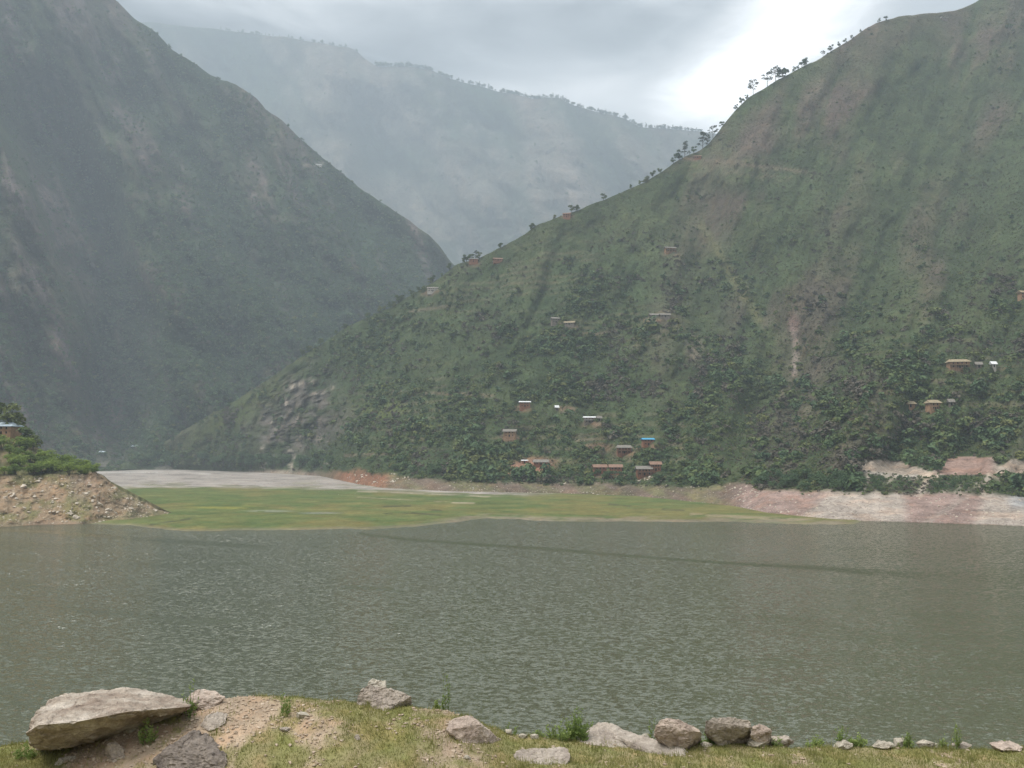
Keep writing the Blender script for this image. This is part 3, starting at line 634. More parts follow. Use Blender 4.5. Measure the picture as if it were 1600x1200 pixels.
turf = vlerp(C(0.185, 0.190, 0.070), C(0.265, 0.225, 0.125), np.clip(0.5 + nf, 0, 1)[..., None])
soil = vlerp(C(0.390, 0.300, 0.215), C(0.315, 0.25, 0.185), np.clip(0.5 + nf, 0, 1)[..., None])
col = turf * (1 - sm[..., None]) + soil * sm[..., None]
col = paint(col, sst(YE + 0.4, YE + 3, Y) * 0.8, C(0.10, 0.095, 0.045))
me = mesh_np('near_bank', np.stack([X, Y, Z], -1).reshape(-1, 3), grid_faces(*X.shape), True, {'ground_color': ('POINT', 'FLOAT_COLOR', np.clip(col, .01, 1).reshape(-1, 3))})
tag(link('near_bank', me, M['near']), kind='structure')

# ---- ground sheet under everything, out to the end of the valley
gx = np.linspace(-4200, 4200, 40); gy = np.linspace(-300, 6600, 40); X, Y = np.meshgrid(gx, gy)
me = mesh_np('ground', np.stack([X, Y, -2.0 + 0 * X], -1).reshape(-1, 3), grid_faces(40, 40), False, {'ground_color': ('POINT', 'FLOAT_COLOR', np.broadcast_to(C(0.12, 0.11, 0.07), (1600, 3)))})
tag(link('ground', me, M['bank']), kind='structure')

# ---- valley air
def make_haze():
    top = max(float(h.full[..., 2].max()) for h in (hr, hl, hf)) + 25
    bm = bmesh.new(); bmesh.ops.create_cube(bm, size=1.0)
    lo = Vector((-4600, -500, -3.2)); hi = Vector((4600, 6800, top))
    for v in bm.verts: v.co = Vector([lo[i] + (v.co[i] + 0.5) * (hi[i] - lo[i]) for i in range(3)])
    me = bpy.data.meshes.new('haze'); bm.to_mesh(me); bm.free()
    m = bpy.data.materials.new('valley_haze'); m.use_nodes = True; nt = m.node_tree; nt.nodes.clear()
    v = nt.nodes.new('ShaderNodeVolumePrincipled'); v.inputs['Color'].default_value = (*HAZE_COLOR, 1); v.inputs['Density'].default_value = HAZE_DENSITY
    v.inputs['Anisotropy'].default_value = 0.0
    o = nt.nodes.new('ShaderNodeOutputMaterial'); nt.links.new(v.outputs[0], o.inputs['Volume'])
    m.cycles.homogeneous_volume = True
    tag(link('haze', me, m), kind='stuff')
    print('haze top', top)
make_haze()

# ================================================================== VEGETATION
def leaf_cloud(centers, radii, n, size, seed, flat=0.75, shell=0.55):
    """leaf clumps (bent quads) through ellipsoids; returns V, F, tint"""
    r_ = np.random.default_rng(seed); V = []; F = []; T_ = []; k = 0
    w = np.array([r[0] * r[1] for r in radii]); w = w / w.sum()
    for (c, r, q) in zip(centers, radii, w):
        m = max(3, int(round(n * q)))
        d = r_.normal(size=(m, 3)); d /= np.linalg.norm(d, axis=1)[:, None]
        d[:, 2] = np.where((d[:, 2] < -0.45), -d[:, 2], d[:, 2])
        rad = shell + (1 - shell) * r_.random(m) ** 0.6
        p = np.asarray(c) + d * rad[:, None] * np.asarray(r)
        nrm = d + 0.55 * r_.normal(size=(m, 3)) + np.array([0, 0, 0.75]); nrm /= np.linalg.norm(nrm, axis=1)[:, None]
        t1 = np.cross(nrm, r_.normal(size=(m, 3))); t1 /= np.linalg.norm(t1, axis=1)[:, None]; t2 = np.cross(nrm, t1)
        s = size * (0.6 + 0.8 * r_.random(m))[:, None]
        quad = np.stack([p - t1 * s, p - t2 * s * flat + nrm * s * 0.25, p + t1 * s, p + t2 * s * flat + nrm * s * 0.25], 1)
        V.append(quad.reshape(-1, 3)); F.append(np.arange(k, k + 4 * m).reshape(m, 4)); T_.append(np.clip(r_.random(m) * 0.7 + 0.15 + 0.15 * rad, 0, 1)); k += 4 * m
    return np.concatenate(V), np.concatenate(F), np.concatenate(T_)
def crown_mesh(name, mat, centers, radii, n, size, seed, **kw):
    V, F, T_ = leaf_cloud(centers, radii, n, size, seed, **kw)
    return mesh_np(name, V, F, False, {'tint': ('FACE', 'FLOAT', T_)}, [mat])
def tube_np(pts, rad, sides=6):
    pts = [Vector(p) for p in pts]; V = []; F = []
    for i, p in enumerate(pts):
        d = (pts[min(i + 1, len(pts) - 1)] - pts[max(i - 1, 0)]).normalized()
        a = d.orthogonal().normalized(); b_ = d.cross(a)
        for k in range(sides):
            th = 2 * math.pi * k / sides; V.append(p + (a * math.cos(th) + b_ * math.sin(th)) * rad[i])
    for i in range(len(pts) - 1):
        for k in range(sides):
            F.append((i * sides + k, i * sides + (k + 1) % sides, (i + 1) * sides + (k + 1) % sides, (i + 1) * sides + k))
    return V, F
def tubes_mesh(name, tubes, mat, sides=6):
    V = []; F = []
    for pts, rad in tubes:
        v, f = tube_np(pts, rad, sides); o = len(V); V += v; F += [tuple(i + o for i in q) for q in f]
    return mesh_np(name, np.array([tuple(v) for v in V]), np.array(F), True, None, [mat])

def lump_set(r_, n, spread, rz, rmin, rmax):
    c = []; r = []
    for i in range(n):
        a = r_.uniform(0, 2 * math.pi); q = math.sqrt(r_.random()) * spread; z = r_.uniform(rz[0], rz[1])
        s = r_.uniform(rmin, rmax); c.append((q * math.cos(a), q * math.sin(a), z)); r.append((s, s, s * r_.uniform(0.65, 0.95)))
    return c, r
# unit-size prototypes (crown about 1 across, standing on z = 0)
PROTO = bpy.data.collections.new('shrub_kinds')
def proto(me):
    o = bpy.data.objects.new(me.name, me); PROTO.objects.link(o); return o
order = []
for i in range(7):
    c, r = lump_set(rnd, 4, 0.30, (0.06, 0.36), 0.20, 0.34); order.append(crown_mesh('shrub%02d' % i, M['leaf_far'], c, r, 64, 0.115, 40 + i))
for i in range(7, 10):
    c, r = lump_set(rnd, 3, 0.30, (0.05, 0.26), 0.18, 0.30); order.append(crown_mesh('shrub%02d' % i, M['leaf_dry'], c, r, 50, 0.115, 40 + i))
for i in range(10, 15):
    c, r = lump_set(rnd, 5, 0.26, (0.10, 0.60), 0.20, 0.32); order.append(crown_mesh('shrub%02d' % i, M['leaf_wood'], c, r, 60, 0.12, 40 + i))
for i in range(15, 18):                                                                   # slender far trees
    c = [(0, 0, 0.3), (0.03, 0, 0.55), (0, 0.02, 0.8)]; r = [(0.20, 0.20, 0.25), (0.16, 0.16, 0.22), (0.09, 0.09, 0.2)]; order.append(crown_mesh('shrub%02d' % i, M['leaf_wood'], c, r, 50, 0.10, 40 + i))
for i in range(18, 24):                                                                   # small tufts and seedlings
    c, r = lump_set(rnd, 2, 0.25, (0.08, 0.30), 0.22, 0.34); order.append(crown_mesh('shrub%02d' % i, M['leaf_dry'] if i > 21 else M['leaf_far'], c, r, 16, 0.19, 40 + i))
for me in order: proto(me)

def scatter(name, pts, scl, idx):
    n = len(pts)
    me = bpy.data.meshes.new(name); me.vertices.add(n); me.vertices.foreach_set('co', np.asarray(pts, np.float32).ravel())
    for an, typ, d in (('size', 'FLOAT', scl), ('turn', 'FLOAT', rng.random(n) * 6.283), ('kind_index', 'INT', idx)):
        a = me.attributes.new(an, typ, 'POINT'); a.data.foreach_set('value', np.asarray(d, np.int32 if typ == 'INT' else np.float32))
    me.update()
    ng = bpy.data.node_groups.new(name, 'GeometryNodeTree')
    ng.interface.new_socket('Geometry', in_out='INPUT', socket_type='NodeSocketGeometry'); ng.interface.new_socket('Geometry', in_out='OUTPUT', socket_type='NodeSocketGeometry')
    N = ng.nodes; L = ng.links
    gi = N.new('NodeGroupInput'); go = N.new('NodeGroupOutput')
    mp = N.new('GeometryNodeMeshToPoints'); iop = N.new('GeometryNodeInstanceOnPoints'); ci = N.new('GeometryNodeCollectionInfo')
    ci.inputs['Collection'].default_value = PROTO; ci.inputs['Separate Children'].default_value = True; ci.inputs['Reset Children'].default_value = True
    def attr(n_, t):
        q = N.new('GeometryNodeInputNamedAttribute'); q.data_type = t; q.inputs['Name'].default_value = n_; return q.outputs['Attribute']
    cx = N.new('ShaderNodeCombineXYZ'); L.new(attr('turn', 'FLOAT'), cx.inputs[2])
    L.new(gi.outputs[0], mp.inputs['Mesh']); L.new(mp.outputs[0], iop.inputs['Points']); L.new(ci.outputs[0], iop.inputs['Instance'])
    iop.inputs['Pick Instance'].default_value = True; L.new(attr('kind_index', 'INT'), iop.inputs['Instance Index'])
    L.new(cx.outputs[0], iop.inputs['Rotation']); L.new(attr('size', 'FLOAT'), iop.inputs['Scale']); L.new(iop.outputs[0], go.inputs[0])
    o = bpy.data.objects.new(name, me); COL.objects.link(o)
    mod = o.modifiers.new('scatter', 'NODES'); mod.node_group = ng
    return tag(o, kind='stuff')
def pick(h, n, dens, lo=0.01, hi=0.999):
    """n candidate places on a hill, thinned by the density map"""
    u = rng.random(n) * (len(h.px) - 1.01); v = (lo + (hi - lo) * rng.random(n)) * (h.n - 1.01)
    # even in height on the slope, not in grid rows
    t = lo + (hi - lo) * rng.random(n); v = t ** (1 / h.warp) * (h.n - 1.01)
    ln = (h.base - h.ridge); keep = rng.random(n) < np.interp(u, np.arange(len(ln)), ln) / ln.max()
    u, v = u[keep], v[keep]; d = h._bil(u, v, dens); k = rng.random(len(u)) < d
    u, v = u[k], v[k]; return h._bil(u, v), h._bil(u, v, h.PX), h._bil(u, v, h.ROW)

# shrubs and woods on the right-hand hill
PX, ROW = hr.PX, hr.ROW
clump = fbm(PX / 46, ROW / 34, 701, 5, 0.6)
house_free = 1.0
HP = [(676, 456, 17), (740, 410, 14), (778, 410, 15), (868, 505, 16), (890, 509, 18), (1047, 394, 19), (1030, 497, 34), (820, 636, 18), (921, 661, 22), (797, 682, 20), (870, 641, 8), (1012, 695, 18), (975, 708, 24), (832, 728, 44), (938, 739, 22), (962, 739, 22), (1008, 741, 26), (1022, 736, 18), (1497, 574, 34), (1529, 574, 12), (1552, 574, 10), (1420, 636, 18), (1458, 639, 20), (1486, 633, 10), (1090, 248, 12), (885, 338, 12), (1596, 466, 12)]
hmask = np.zeros_like(PX)
for (x, y, w_) in HP: hmask = np.maximum(hmask, blob(PX, ROW, x, y + 1.5, w_ * 0.62, 8, 0, 0.15))
dens = np.clip(0.10 + 0.95 * R_LUSH * sst(-0.22, 0.16, clump) + 0.30 * sst(0.15, 0.5, clump), 0, 1)
dens = dens * (1 - 0.75 * blob(PX, ROW, 1260, 190, 190, 110, -25)) * (1 - 0.8 * R_ROCK)
dens = np.maximum(dens, 0.85 * blob(PX, ROW, 610, 690, 70, 40, 0)); dens = np.maximum(dens, 0.6 * blob(PX, ROW, 1220, 660, 60, 70)); dens = np.maximum(dens, 0.7 * blob(PX, ROW, 280, 705, 80, 26))
dens = np.clip(dens * (1 - foot) * (1 - R_CUT) * (1 - hmask) * (1 - 0.92 * ((PX > 1338) & (ROW > 733))), 0, 1)
dens = dens * (1 - 0.9 * blob(PX, ROW, 832, 727, 36, 13)) * (1 - 0.9 * pline(PX, ROW, [(1238, 512), (1243, 530), (1244, 560), (1241, 584)], 5))
D_RIGHT = dens
P, p_, r_ = pick(hr, 120000, dens)
n = len(P); clm = fbm(p_ / 46, r_ / 34, 701, 5, 0.6); lushp = sst(330, 520, r_)
sz = (1.4 + 5.2 * rng.random(n) ** 2.4) * (0.75 + 0.45 * lushp); sz *= 1 + 0.5 * (clm > 0.25)
dry = rng.random(n) < np.clip(0.10 + 0.75 * sst(0.0, 0.3, fbm(p_ / 75, r_ / 60, 721, 4)), 0, 1)
idx = np.where(dry, rng.integers(7, 10, n), np.where(rng.random(n) < 0.3, rng.integers(10, 15, n), rng.integers(0, 7, n)))
P[:, 2] -= 0.06 * sz
d2_ = np.clip((0.30 + 0.5 * sst(-0.3, 0.3, clump) + 0.3 * R_RIB) * (1 - foot) * (1 - R_CUT) * (1 - hmask) * (1 - 0.6 * R_ROCK), 0, 1); P2, q2, r2 = pick(hr, 300000, d2_); n2_ = len(P2)
dr2 = rng.random(n2_) < np.clip(0.25 + 0.6 * sst(0.0, 0.3, fbm(q2 / 75, r2 / 60, 721, 4)), 0, 1); P = np.concatenate([P, P2]); sz = np.concatenate([sz, 0.9 + 1.1 * rng.random(n2_) ** 1.5]); idx = np.concatenate([idx, np.where(dr2, rng.integers(22, 24, n2_), rng.integers(18, 22, n2_))]); n = len(P)
scatter('hillside_shrubs', P, sz, idx); print('right shrubs', n)
# woods on the left mountain
PX, ROW = hl.PX, hl.ROW
dens = np.clip(0.14 + 1.1 * L_WOOD * sst(-0.6, 0.0, fbm(PX / 40, ROW / 34, 711, 5)), 0, 1) * sst(740, 725, ROW)
P, p_, r_ = pick(hl, 90000, dens); n = len(P)
sz = 3.4 + 8.0 * rng.random(n) ** 2; wood = rng.random(n) < 0.75
idx = np.where(wood, rng.integers(10, 15, n), np.where(rng.random(n) < 0.3, rng.integers(7, 10, n), rng.integers(0, 7, n)))
d2_ = np.clip(0.35 + 0.4 * fbm(PX / 30, ROW / 26, 713, 4) + 0.3 * L_WOOD, 0, 1) * sst(740, 725, ROW); P2, q2, r2 = pick(hl, 150000, d2_); n2_ = len(P2)
dr2 = rng.random(n2_) < np.clip(0.45 + 0.7 * fbm(q2 / 50, r2 / 60, 715, 4), 0.1, 0.9); P = np.concatenate([P, P2]); sz = np.concatenate([sz, 1.8 + 2.6 * rng.random(n2_) ** 2]); idx = np.concatenate([idx, np.where(dr2, rng.integers(22, 24, n2_), rng.integers(18, 22, n2_))])
P[:, 2] -= 0.08 * sz; scatter('forest', P, sz, idx); print('left wood', n)
# far mountain: ridge trees and scattered woods
PX, ROW = hf.PX, hf.ROW
dens = np.clip(0.25 + 0.6 * fbm(PX / 50, ROW / 40, 731, 5), 0, 1); P, p_, r_ = pick(hf, 9000, dens); n = len(P)
sz = 7 + 11 * rng.random(n) ** 2; idx = rng.integers(10, 15, n)
u = np.concatenate([rng.uniform(585, 640, 46), rng.uniform(640, 1100, 260), rng.uniform(330, 560, 40)]); un = np.interp(u, hf.px, np.arange(len(hf.px)))
RP = hf._bil(un, np.full(len(u), hf.n - 1.02)); rs = 14 + 15 * rng.random(len(u)) ** 2 + 6 * (u < 640) * (u > 580)
P = np.concatenate([P, RP]); sz = np.concatenate([sz, rs]); idx = np.concatenate([idx, np.where(rng.random(len(u)) < 0.4, rng.integers(15, 18, len(u)), rng.integers(10, 15, len(u)))])
P[:, 2] -= 0.05 * sz; scatter('treeline', P, sz, idx)

# ------------------------------------------------------------------ single trees
def children_of(o): return [c for c in o.children]
def copy_thing(o, loc, rz=0.0, scale=1.0, label=None):
    r = o.copy(); COL.objects.link(r); r.location = loc; r.rotation_euler = (0, 0, rz); r.scale = (scale,) * 3 if not hasattr(scale, '__len__') else scale
    if label: r['label'] = label
    for c in o.children:
        k = c.copy(); COL.objects.link(k); k.parent = r
        for d in c.children:
            e = d.copy(); COL.objects.link(e); e.parent = k
    return r
class Kind:
    """prototype builder: the first placement makes the thing, later ones copy it"""
    def __init__(s, name, parts): s.name = name; s.parts = parts; s.first = None
    def place(s, loc, rz, scale, label, cat, group):
        if s.first is None:
            o = empty(s.name, loc, rz)
            for pn, me in s.parts: link(pn, me, None, o)
            o.scale = (scale,) * 3; s.first = o
        else: o = copy_thing(s.first, loc, rz, scale)
        return tag(o, label, cat, group)
def leafy_kind(seed, mat, n=420, size=0.058, tall=1.0):
    r_ = random.Random(seed); c = []; r = []; tubes = [([(0, 0, -0.08), (0.01, 0, 0.15), (0.02, 0.01, 0.34 * tall), (0.01, 0, 0.6 * tall)], [0.042, 0.032, 0.024, 0.010])]
    for i in range(7):
        a = r_.uniform(0, 6.28); q = r_.uniform(0.10, 0.32); z = r_.uniform(0.20, 0.80) * tall; s = r_.uniform(0.14, 0.24)
        c.append((q * math.cos(a), q * math.sin(a), z)); r.append((s, s, s * 0.8))
        tubes.append(([(0.015, 0, 0.25 * tall), (0.5 * q * math.cos(a), 0.5 * q * math.sin(a), z * 0.72), (0.85 * q * math.cos(a), 0.85 * q * math.sin(a), z)], [0.016, 0.011, 0.005]))
    return [('trunk', tubes_mesh('trunk', tubes, M['bark'], 5)), ('crown', crown_mesh('crown', mat, c, r, n, size, seed, shell=0.35))]
def pine_kind(seed, umbrella=True, n=520):
    """tall pine: bare leaning trunk, limbs, needle tufts gathered in a rounded head"""
    r_ = random.Random(seed); lean = r_.uniform(-0.06, 0.06); c = []; r = []
    tubes = [([(0, 0, -0.05), (lean * 0.3, 0, 0.35), (lean * 0.8, 0.01, 0.7), (lean, 0, 0.93)], [0.020, 0.016, 0.011, 0.005])]
    for i in range(20 if umbrella else 15):
        a = r_.uniform(0, 6.28)
        if umbrella:
            z = r_.uniform(0.58, 0.95) if i > 2 else r_.uniform(0.32, 0.55); w = 0.36 * math.sqrt(max(0.05, 1 - ((z - 0.62) / 0.37) ** 2)) if z > 0.55 else 0.26
            q = w * r_.uniform(0.72, 1.0)
        else:
            z = 0.22 + 0.74 * i / 15; q = (0.26 * (1 - z) + 0.06) * r_.uniform(0.7, 1.2)
        s = r_.uniform(0.065, 0.115); c.append((lean * z + q * math.cos(a), q * math.sin(a), z)); r.append((s * 1.25, s * 1.25, s * 0.65))
        tubes.append(([(lean * z * 0.9, 0, z - 0.10), (lean * z + 0.6 * q * math.cos(a), 0.6 * q * math.sin(a), z - 0.035), c[-1]], [0.007, 0.005, 0.003]))
    return [('trunk', tubes_mesh('trunk', tubes, M['bark'], 5)), ('crown', crown_mesh('crown', M['leaf_pine'], c, r, n, 0.036, seed, shell=0.3, flat=0.45))]
def bush_kind(seed, mat, n=760, size=0.036):
    r_ = random.Random(seed); c, r = lump_set(r_, 9, 0.36, (0.18, 0.62), 0.16, 0.28)
    tubes = []
    for (x, y, z) in c[:6]: tubes.append(([(0.2 * x, 0.2 * y, -0.1), (0.55 * x, 0.55 * y, z * 0.5), (x, y, z)], [0.018, 0.013, 0.006]))
    return [('stem', tubes_mesh('stem', tubes, M['bark'], 4)), ('foliage', crown_mesh('foliage', mat, c, r, n, size, seed, shell=0.3))]
LEAFY = [Kind('leafy_tree', leafy_kind(800 + i, M['leaf_far'])) for i in range(4)]
DARKT = [Kind('dark_tree', leafy_kind(820 + i, M['leaf_wood'])) for i in range(3)]
PINE = [Kind('pine_tree', pine_kind(840 + i, True)) for i in range(3)]
THINP = [Kind('slender_pine_tree', pine_kind(850 + i, False)) for i in range(2)]
BUSH = [Kind('bush', bush_kind(860 + i, M['leaf_near'])) for i in range(4)]
BANKB = [Kind('shore_bush', bush_kind(870 + i, M['leaf_wood'], 620, 0.040)) for i in range(3)]

def zone(x, table):
    for lim, name in table:
        if x < lim: return name
    return table[-1][1]
NEAR = [(676, 456, 'the white two-storey house on the crest'), (740, 410, 'the white-roofed crest house'), (868, 505, 'the mid-slope pair of stone houses'), (1047, 394, 'the lone pinkish house'), (1030, 497, 'the long terrace houses'),
        (820, 636, 'the white-roofed red house'), (921, 661, 'the dark-fronted white-roofed house'), (797, 682, 'the half-hidden ochre house'), (870, 641, 'the tiny white-roofed hut'), (1012, 695, 'the blue-roofed house'), (975, 708, 'the broad red house'),
        (832, 728, 'the bare earth mound'), (950, 739, 'the lakeside pair of houses'), (1012, 741, 'the long red lakeside house'), (1497, 574, 'the large thatched house'), (1458, 639, 'the small ochre hut'), (1420, 636, 'the thatched shelter'), (1552, 574, 'the small white-roofed shed'),
        (1240, 545, 'the pale slip scar'), (470, 630, 'the grey rock face'), (1120, 420, 'the grassy rib'), (1597, 466, 'the orange-walled house'), (1165, 755, 'the stony point by the scree'), (620, 612, 'the old hillside path'), (1360, 480, 'the wooded gully'), (1400, 725, 'the pale cutting'), (1520, 718, 'the reddish cutting')]
def beside(x, y):
    a, b_, nm = min(NEAR, key=lambda q: (q[0] - x) ** 2 + 1.6 * (q[1] - y) ** 2); dx, dy = x - a, y - b_
    far = math.hypot(dx, dy) > 75
    return ('well ' if far else 'just ') + ('above ' if dy < -abs(dx) * 0.7 else 'below ' if dy > abs(dx) * 0.7 else 'left of ' if dx < 0 else 'right of ') + nm
def ridge_point(h, px_):
    u = np.interp(px_, h.px, np.arange(len(h.px))); return h._bil(np.array([u]), np.array([h.n - 1.02]))[0]
def size_at(P, hpx): return hpx / FPX * P[1]
# pines along the bare right-hand ridge, named by what the photograph shows
PINES = [(1177, 25, 0, 'broad umbrella-crowned pine, lowest of the big pines on the bare ridge'), (1199, 26, 1, 'tall umbrella pine on the bare ridge, second above the broad one'), (1212, 26, 2, 'tallest slim umbrella pine beside a cluster of small pines on the bare ridge'),
         (1114, 22, 1, 'round-headed pine where the bare ridge meets the far mountain'), (1286, 11, 2, 'small umbrella pine with clear trunk high on the bare ridge')]
for (x, h_, k, lb) in PINES:
    P = ridge_point(hr, x); PINE[k].place((P[0], P[1], P[2] - 0.3), rnd.uniform(0, 6), size_at(P, h_), lb, 'pine tree', 'pines on the right-hand ridge')
SLIM = [(1098, 30, 0, 'thin ragged pine below the round-headed pine at the foot of the ridge'), (1070, 27, 1, 'thin open pine standing above the terraced saddle'), (1106, 18, 1, 'small thin pine close beside the round-headed pine'), (743, 15, 0, 'single tiered pine behind the white-roofed house on the spur')]
for (x, h_, k, lb) in SLIM:
    P = ridge_point(hr, x); THINP[k].place((P[0], P[1], P[2] - 0.3), rnd.uniform(0, 6), size_at(P, h_), lb, 'pine tree', 'pines on the right-hand ridge')
for x, h_ in [(1222, 16), (1228, 12), (1217, 11), (1159, 10), (1167, 7), (1150, 8), (1241, 7), (1247, 6), (1253, 11), (1259, 12), (1298, 10), (1311, 8), (1320, 7), (1331, 6), (1345, 5), (1374, 6), (1384, 7), (1128, 9), (1084, 11), (1061, 16), (1052, 10)]:
    P = ridge_point(hr, x); DARKT[rnd.randrange(3)].place((P[0], P[1], P[2] - 0.2), rnd.uniform(0, 6), size_at(P, h_ * 1.15), ('tiny' if h_ < 8 else 'small') + ' dark tree on the bare skyline, ' + zone(x, [(1135, 'among the thin pines of the saddle'), (1172, 'downhill of the broad umbrella pine'), (1232, 'beside the tallest slim umbrella pine'), (1272, 'uphill of the tall umbrella pines'), (1302, 'next to the small umbrella pine'), (1350, 'uphill of the small umbrella pine'), (9999, 'near the brow of the hill')]), 'tree', 'small trees on the right-hand ridge')
for i in range(46):
    x = rnd.uniform(455, 1050); P = ridge_point(hr, x); LEAFY[rnd.randrange(4)].place((P[0], P[1], P[2] - 0.4), rnd.uniform(0, 6), size_at(P, rnd.uniform(7, 14)), 'leafy green tree on the spur crest, ' + zone(x, [(480, 'lowest of all by the dark forest'), (510, 'low down by the dark forest'), (540, 'above the green nose of the spur'), (580, 'far downhill of the white two-storey house'), (620, 'downhill of the white two-storey house'), (655, 'just downhill of the white two-storey house'), (690, 'beside the white two-storey house'), (725, 'between the two pale-roofed crest houses'), (765, 'beside the white-roofed crest house'), (800, 'just uphill of the white-roofed crest house'), (860, 'downhill of the brick crest house'), (930, 'around the brick crest house'), (965, 'just uphill of the brick crest house'), (1000, 'far uphill of the brick crest house'), (1025, 'some way below the terraced saddle'), (9999, 'just below the terraced saddle')]), 'tree', 'trees on the crest of the spur')
# trees one can tell apart on the slope
def near_house(x, y): return any(abs(x - a) < w_ * 0.5 + 9 and -16 < (y - b_) < 13 for a, b_, w_ in HP)
cnt = 0
while cnt < 120:
    x = rnd.uniform(560, 1640); y = rnd.uniform(400, 745)
    if near_house(x, y) or y < np.interp(x, hr.px, hr.ridge) + 14: continue
    u = np.interp(x, hr.px, np.arange(len(hr.px))); b0 = np.interp(x, hr.px, hr.base); t0 = (b0 - y) / (b0 - np.interp(x, hr.px, hr.ridge))
    if t0 < 0.01: continue
    if hr._bil(np.array([u]), np.array([t0 ** (1 / hr.warp) * (hr.n - 1)]), D_RIGHT)[0] < 0.35: continue
    P = hr.surf(x, y)[()] if False else hr.surf(np.array([x]), np.array([y]))[0]
    dk = rnd.random() < 0.5
    (DARKT[rnd.randrange(3)] if dk else LEAFY[rnd.randrange(4)]).place((P[0], P[1], P[2] - 0.3), rnd.uniform(0, 6), size_at(P, rnd.uniform(8, 15)), ('dark rounded tree ' if dk else 'lighter green leafy tree ') + beside(x, y), 'tree', 'trees on the inhabited slope'); cnt += 1
# dark bushes just above the scree shore on the right
def bushes(kinds, spots, label, cat, group, h=hr, table=None, mid=0):
    base = label
    for (x, y, s) in spots:
        label = ('larger ' if s > mid else 'smaller ') + base + ' ' + zone(x, table)
        P = h.surf(np.array([x]), np.array([y]))[0]
        kinds[rnd.randrange(len(kinds))].place((P[0], P[1], P[2] - 0.05 * size_at(P, s)), rnd.uniform(0, 6), size_at(P, s) * 1.15, label, cat, group)
sp = []
for i in range(46):
    x = rnd.uniform(1182, 1350); sp.append((x, rnd.uniform(746, 767), rnd.uniform(11, 22)))
bushes(BANKB, sp, 'dark thicket bush above the scree,', 'bush', 'thicket above the scree shore', table=[(1215, 'at its end by the stony point'), (1255, 'in its part nearest the stony point'), (1300, 'at its middle'), (1328, 'in its part nearest the pale gully'), (9999, 'at its end by the pale gully')], mid=16)
sp = [(rnd.choice([rnd.uniform(1362, 1385), rnd.uniform(1398, 1432), rnd.uniform(1456, 1538), rnd.uniform(1456, 1538), rnd.uniform(1552, 1640), rnd.uniform(1552, 1640)]), rnd.uniform(748, 768), rnd.uniform(6, 10)) for i in range(40)]
bushes(BANKB, sp, 'dark bush below the pale track,', 'bush', 'bushes below the track', table=[(1390, 'in the first clump past the pale gully'), (1440, 'in the second clump past the pale gully'), (1490, 'in the wide clump, toward the reddish gully'), (1545, 'in the wide clump under the reddish cutting'), (1590, 'in the last clump, under the broken rock'), (9999, 'in the last clump at the picture edge')], mid=9.5)
sp = [(rnd.choice([rnd.uniform(560, 700), rnd.uniform(700, 890), rnd.uniform(890, 1100)]), 0, rnd.uniform(8, 16)) for i in range(40)]
sp = [(x, np.interp(x, [560, 620, 700, 900, 1000, 1100], [729, 737, 744, 748, 751, 757]) - rnd.uniform(0, 6), s) for (x, _, s) in sp]
bushes(BANKB, sp, 'dark bush on the bare shore', 'bush', 'bushes along the bare shore', table=[(620, 'by the rusty earth bank'), (650, 'just past the rusty earth bank'), (680, 'a little past the rusty earth bank'), (720, 'midway from rusty bank to mound'), (755, 'well left of the earth mound'), (790, 'just left of the earth mound'), (880, 'right under the bare earth mound'), (930, 'between the mound and the lakeside pair'), (985, 'below the lakeside pair of houses'), (1040, 'below the long red lakeside house'), (9999, 'right of the lakeside village')], mid=12)
sp = [(x, np.interp(x, [200, 300, 400, 520], [728, 727, 731, 735]) - rnd.uniform(0, 9), rnd.uniform(12, 24)) for x in [rnd.uniform(215, 530) for i in range(30)]]
bushes(BANKB, sp, 'dark bush at the foot of the spur', 'bush', 'bushes at the foot of the rocky spur', table=[(270, 'by the bend of the river bed'), (330, 'under the green nose of the spur'), (400, 'left of the white rock streaks'), (460, 'between the white rock streaks'), (9999, 'right of the white rock streaks')], mid=18)
# bushes and trees on the headland at the left
k = 0
for i in range(58):
    x = rnd.uniform(-40, 150); f = rnd.random() ** 1.4 * 0.75
    P = bank_up(x, f); s = rnd.uniform(16, 30) * (1 - 0.25 * (x > 120))
    BUSH[rnd.randrange(4)].place((P[0], P[1], P[2] - 0.4), rnd.uniform(0, 6), size_at(P, s) * 1.1, ('large ' if s > 22 else 'small ') + 'bright green bush on the headland ' + ('lip' if f < 0.25 else 'slope') + zone(x, [(0, ' at the picture edge'), (28, ' under the tin-roofed house'), (55, ' right of the tin-roofed house'), (85, ' above the tawny rocks'), (115, ' midway to the tip'), (135, ' above the grey slip'), (9999, ' at the very tip')]), 'bush', 'bushes on the stony headland')
for (x, f, hpx, kk, lb) in [(44, 0.95, 38, 0, 'dark leafy tree beside the tin-roofed house on the headland'), (14, 1.0, 52, 1, 'dark tree rising behind the tin-roofed house on the headland'), (-12, 1.0, 50, 2, 'leafy tree at the far side of the tin-roofed house'), (36, 0.62, 20, 3, 'pale green small tree in front of the tin-roofed house'), (52, 0.85, 26, 1, 'drooping dark tree on the rise beyond the tin-roofed house')]:
    P = bank_up(x, f); (LEAFY[kk]).place((P[0], P[1], P[2] - 0.3), rnd.uniform(0, 6), size_at(P, hpx), lb, 'tree', 'trees around the headland house')

# scrub on the headland's slope farther left
n = 420; jj = rng.integers(0, n2 - 2, n); ii = rng.integers(2, 130, n); P = hd_up[jj, ii].copy(); P[:, 2] -= 0.15
scatter('headland_shrubs', P, 1.5 + 3.0 * rng.random(n) ** 2, rng.integers(0, 10, n))

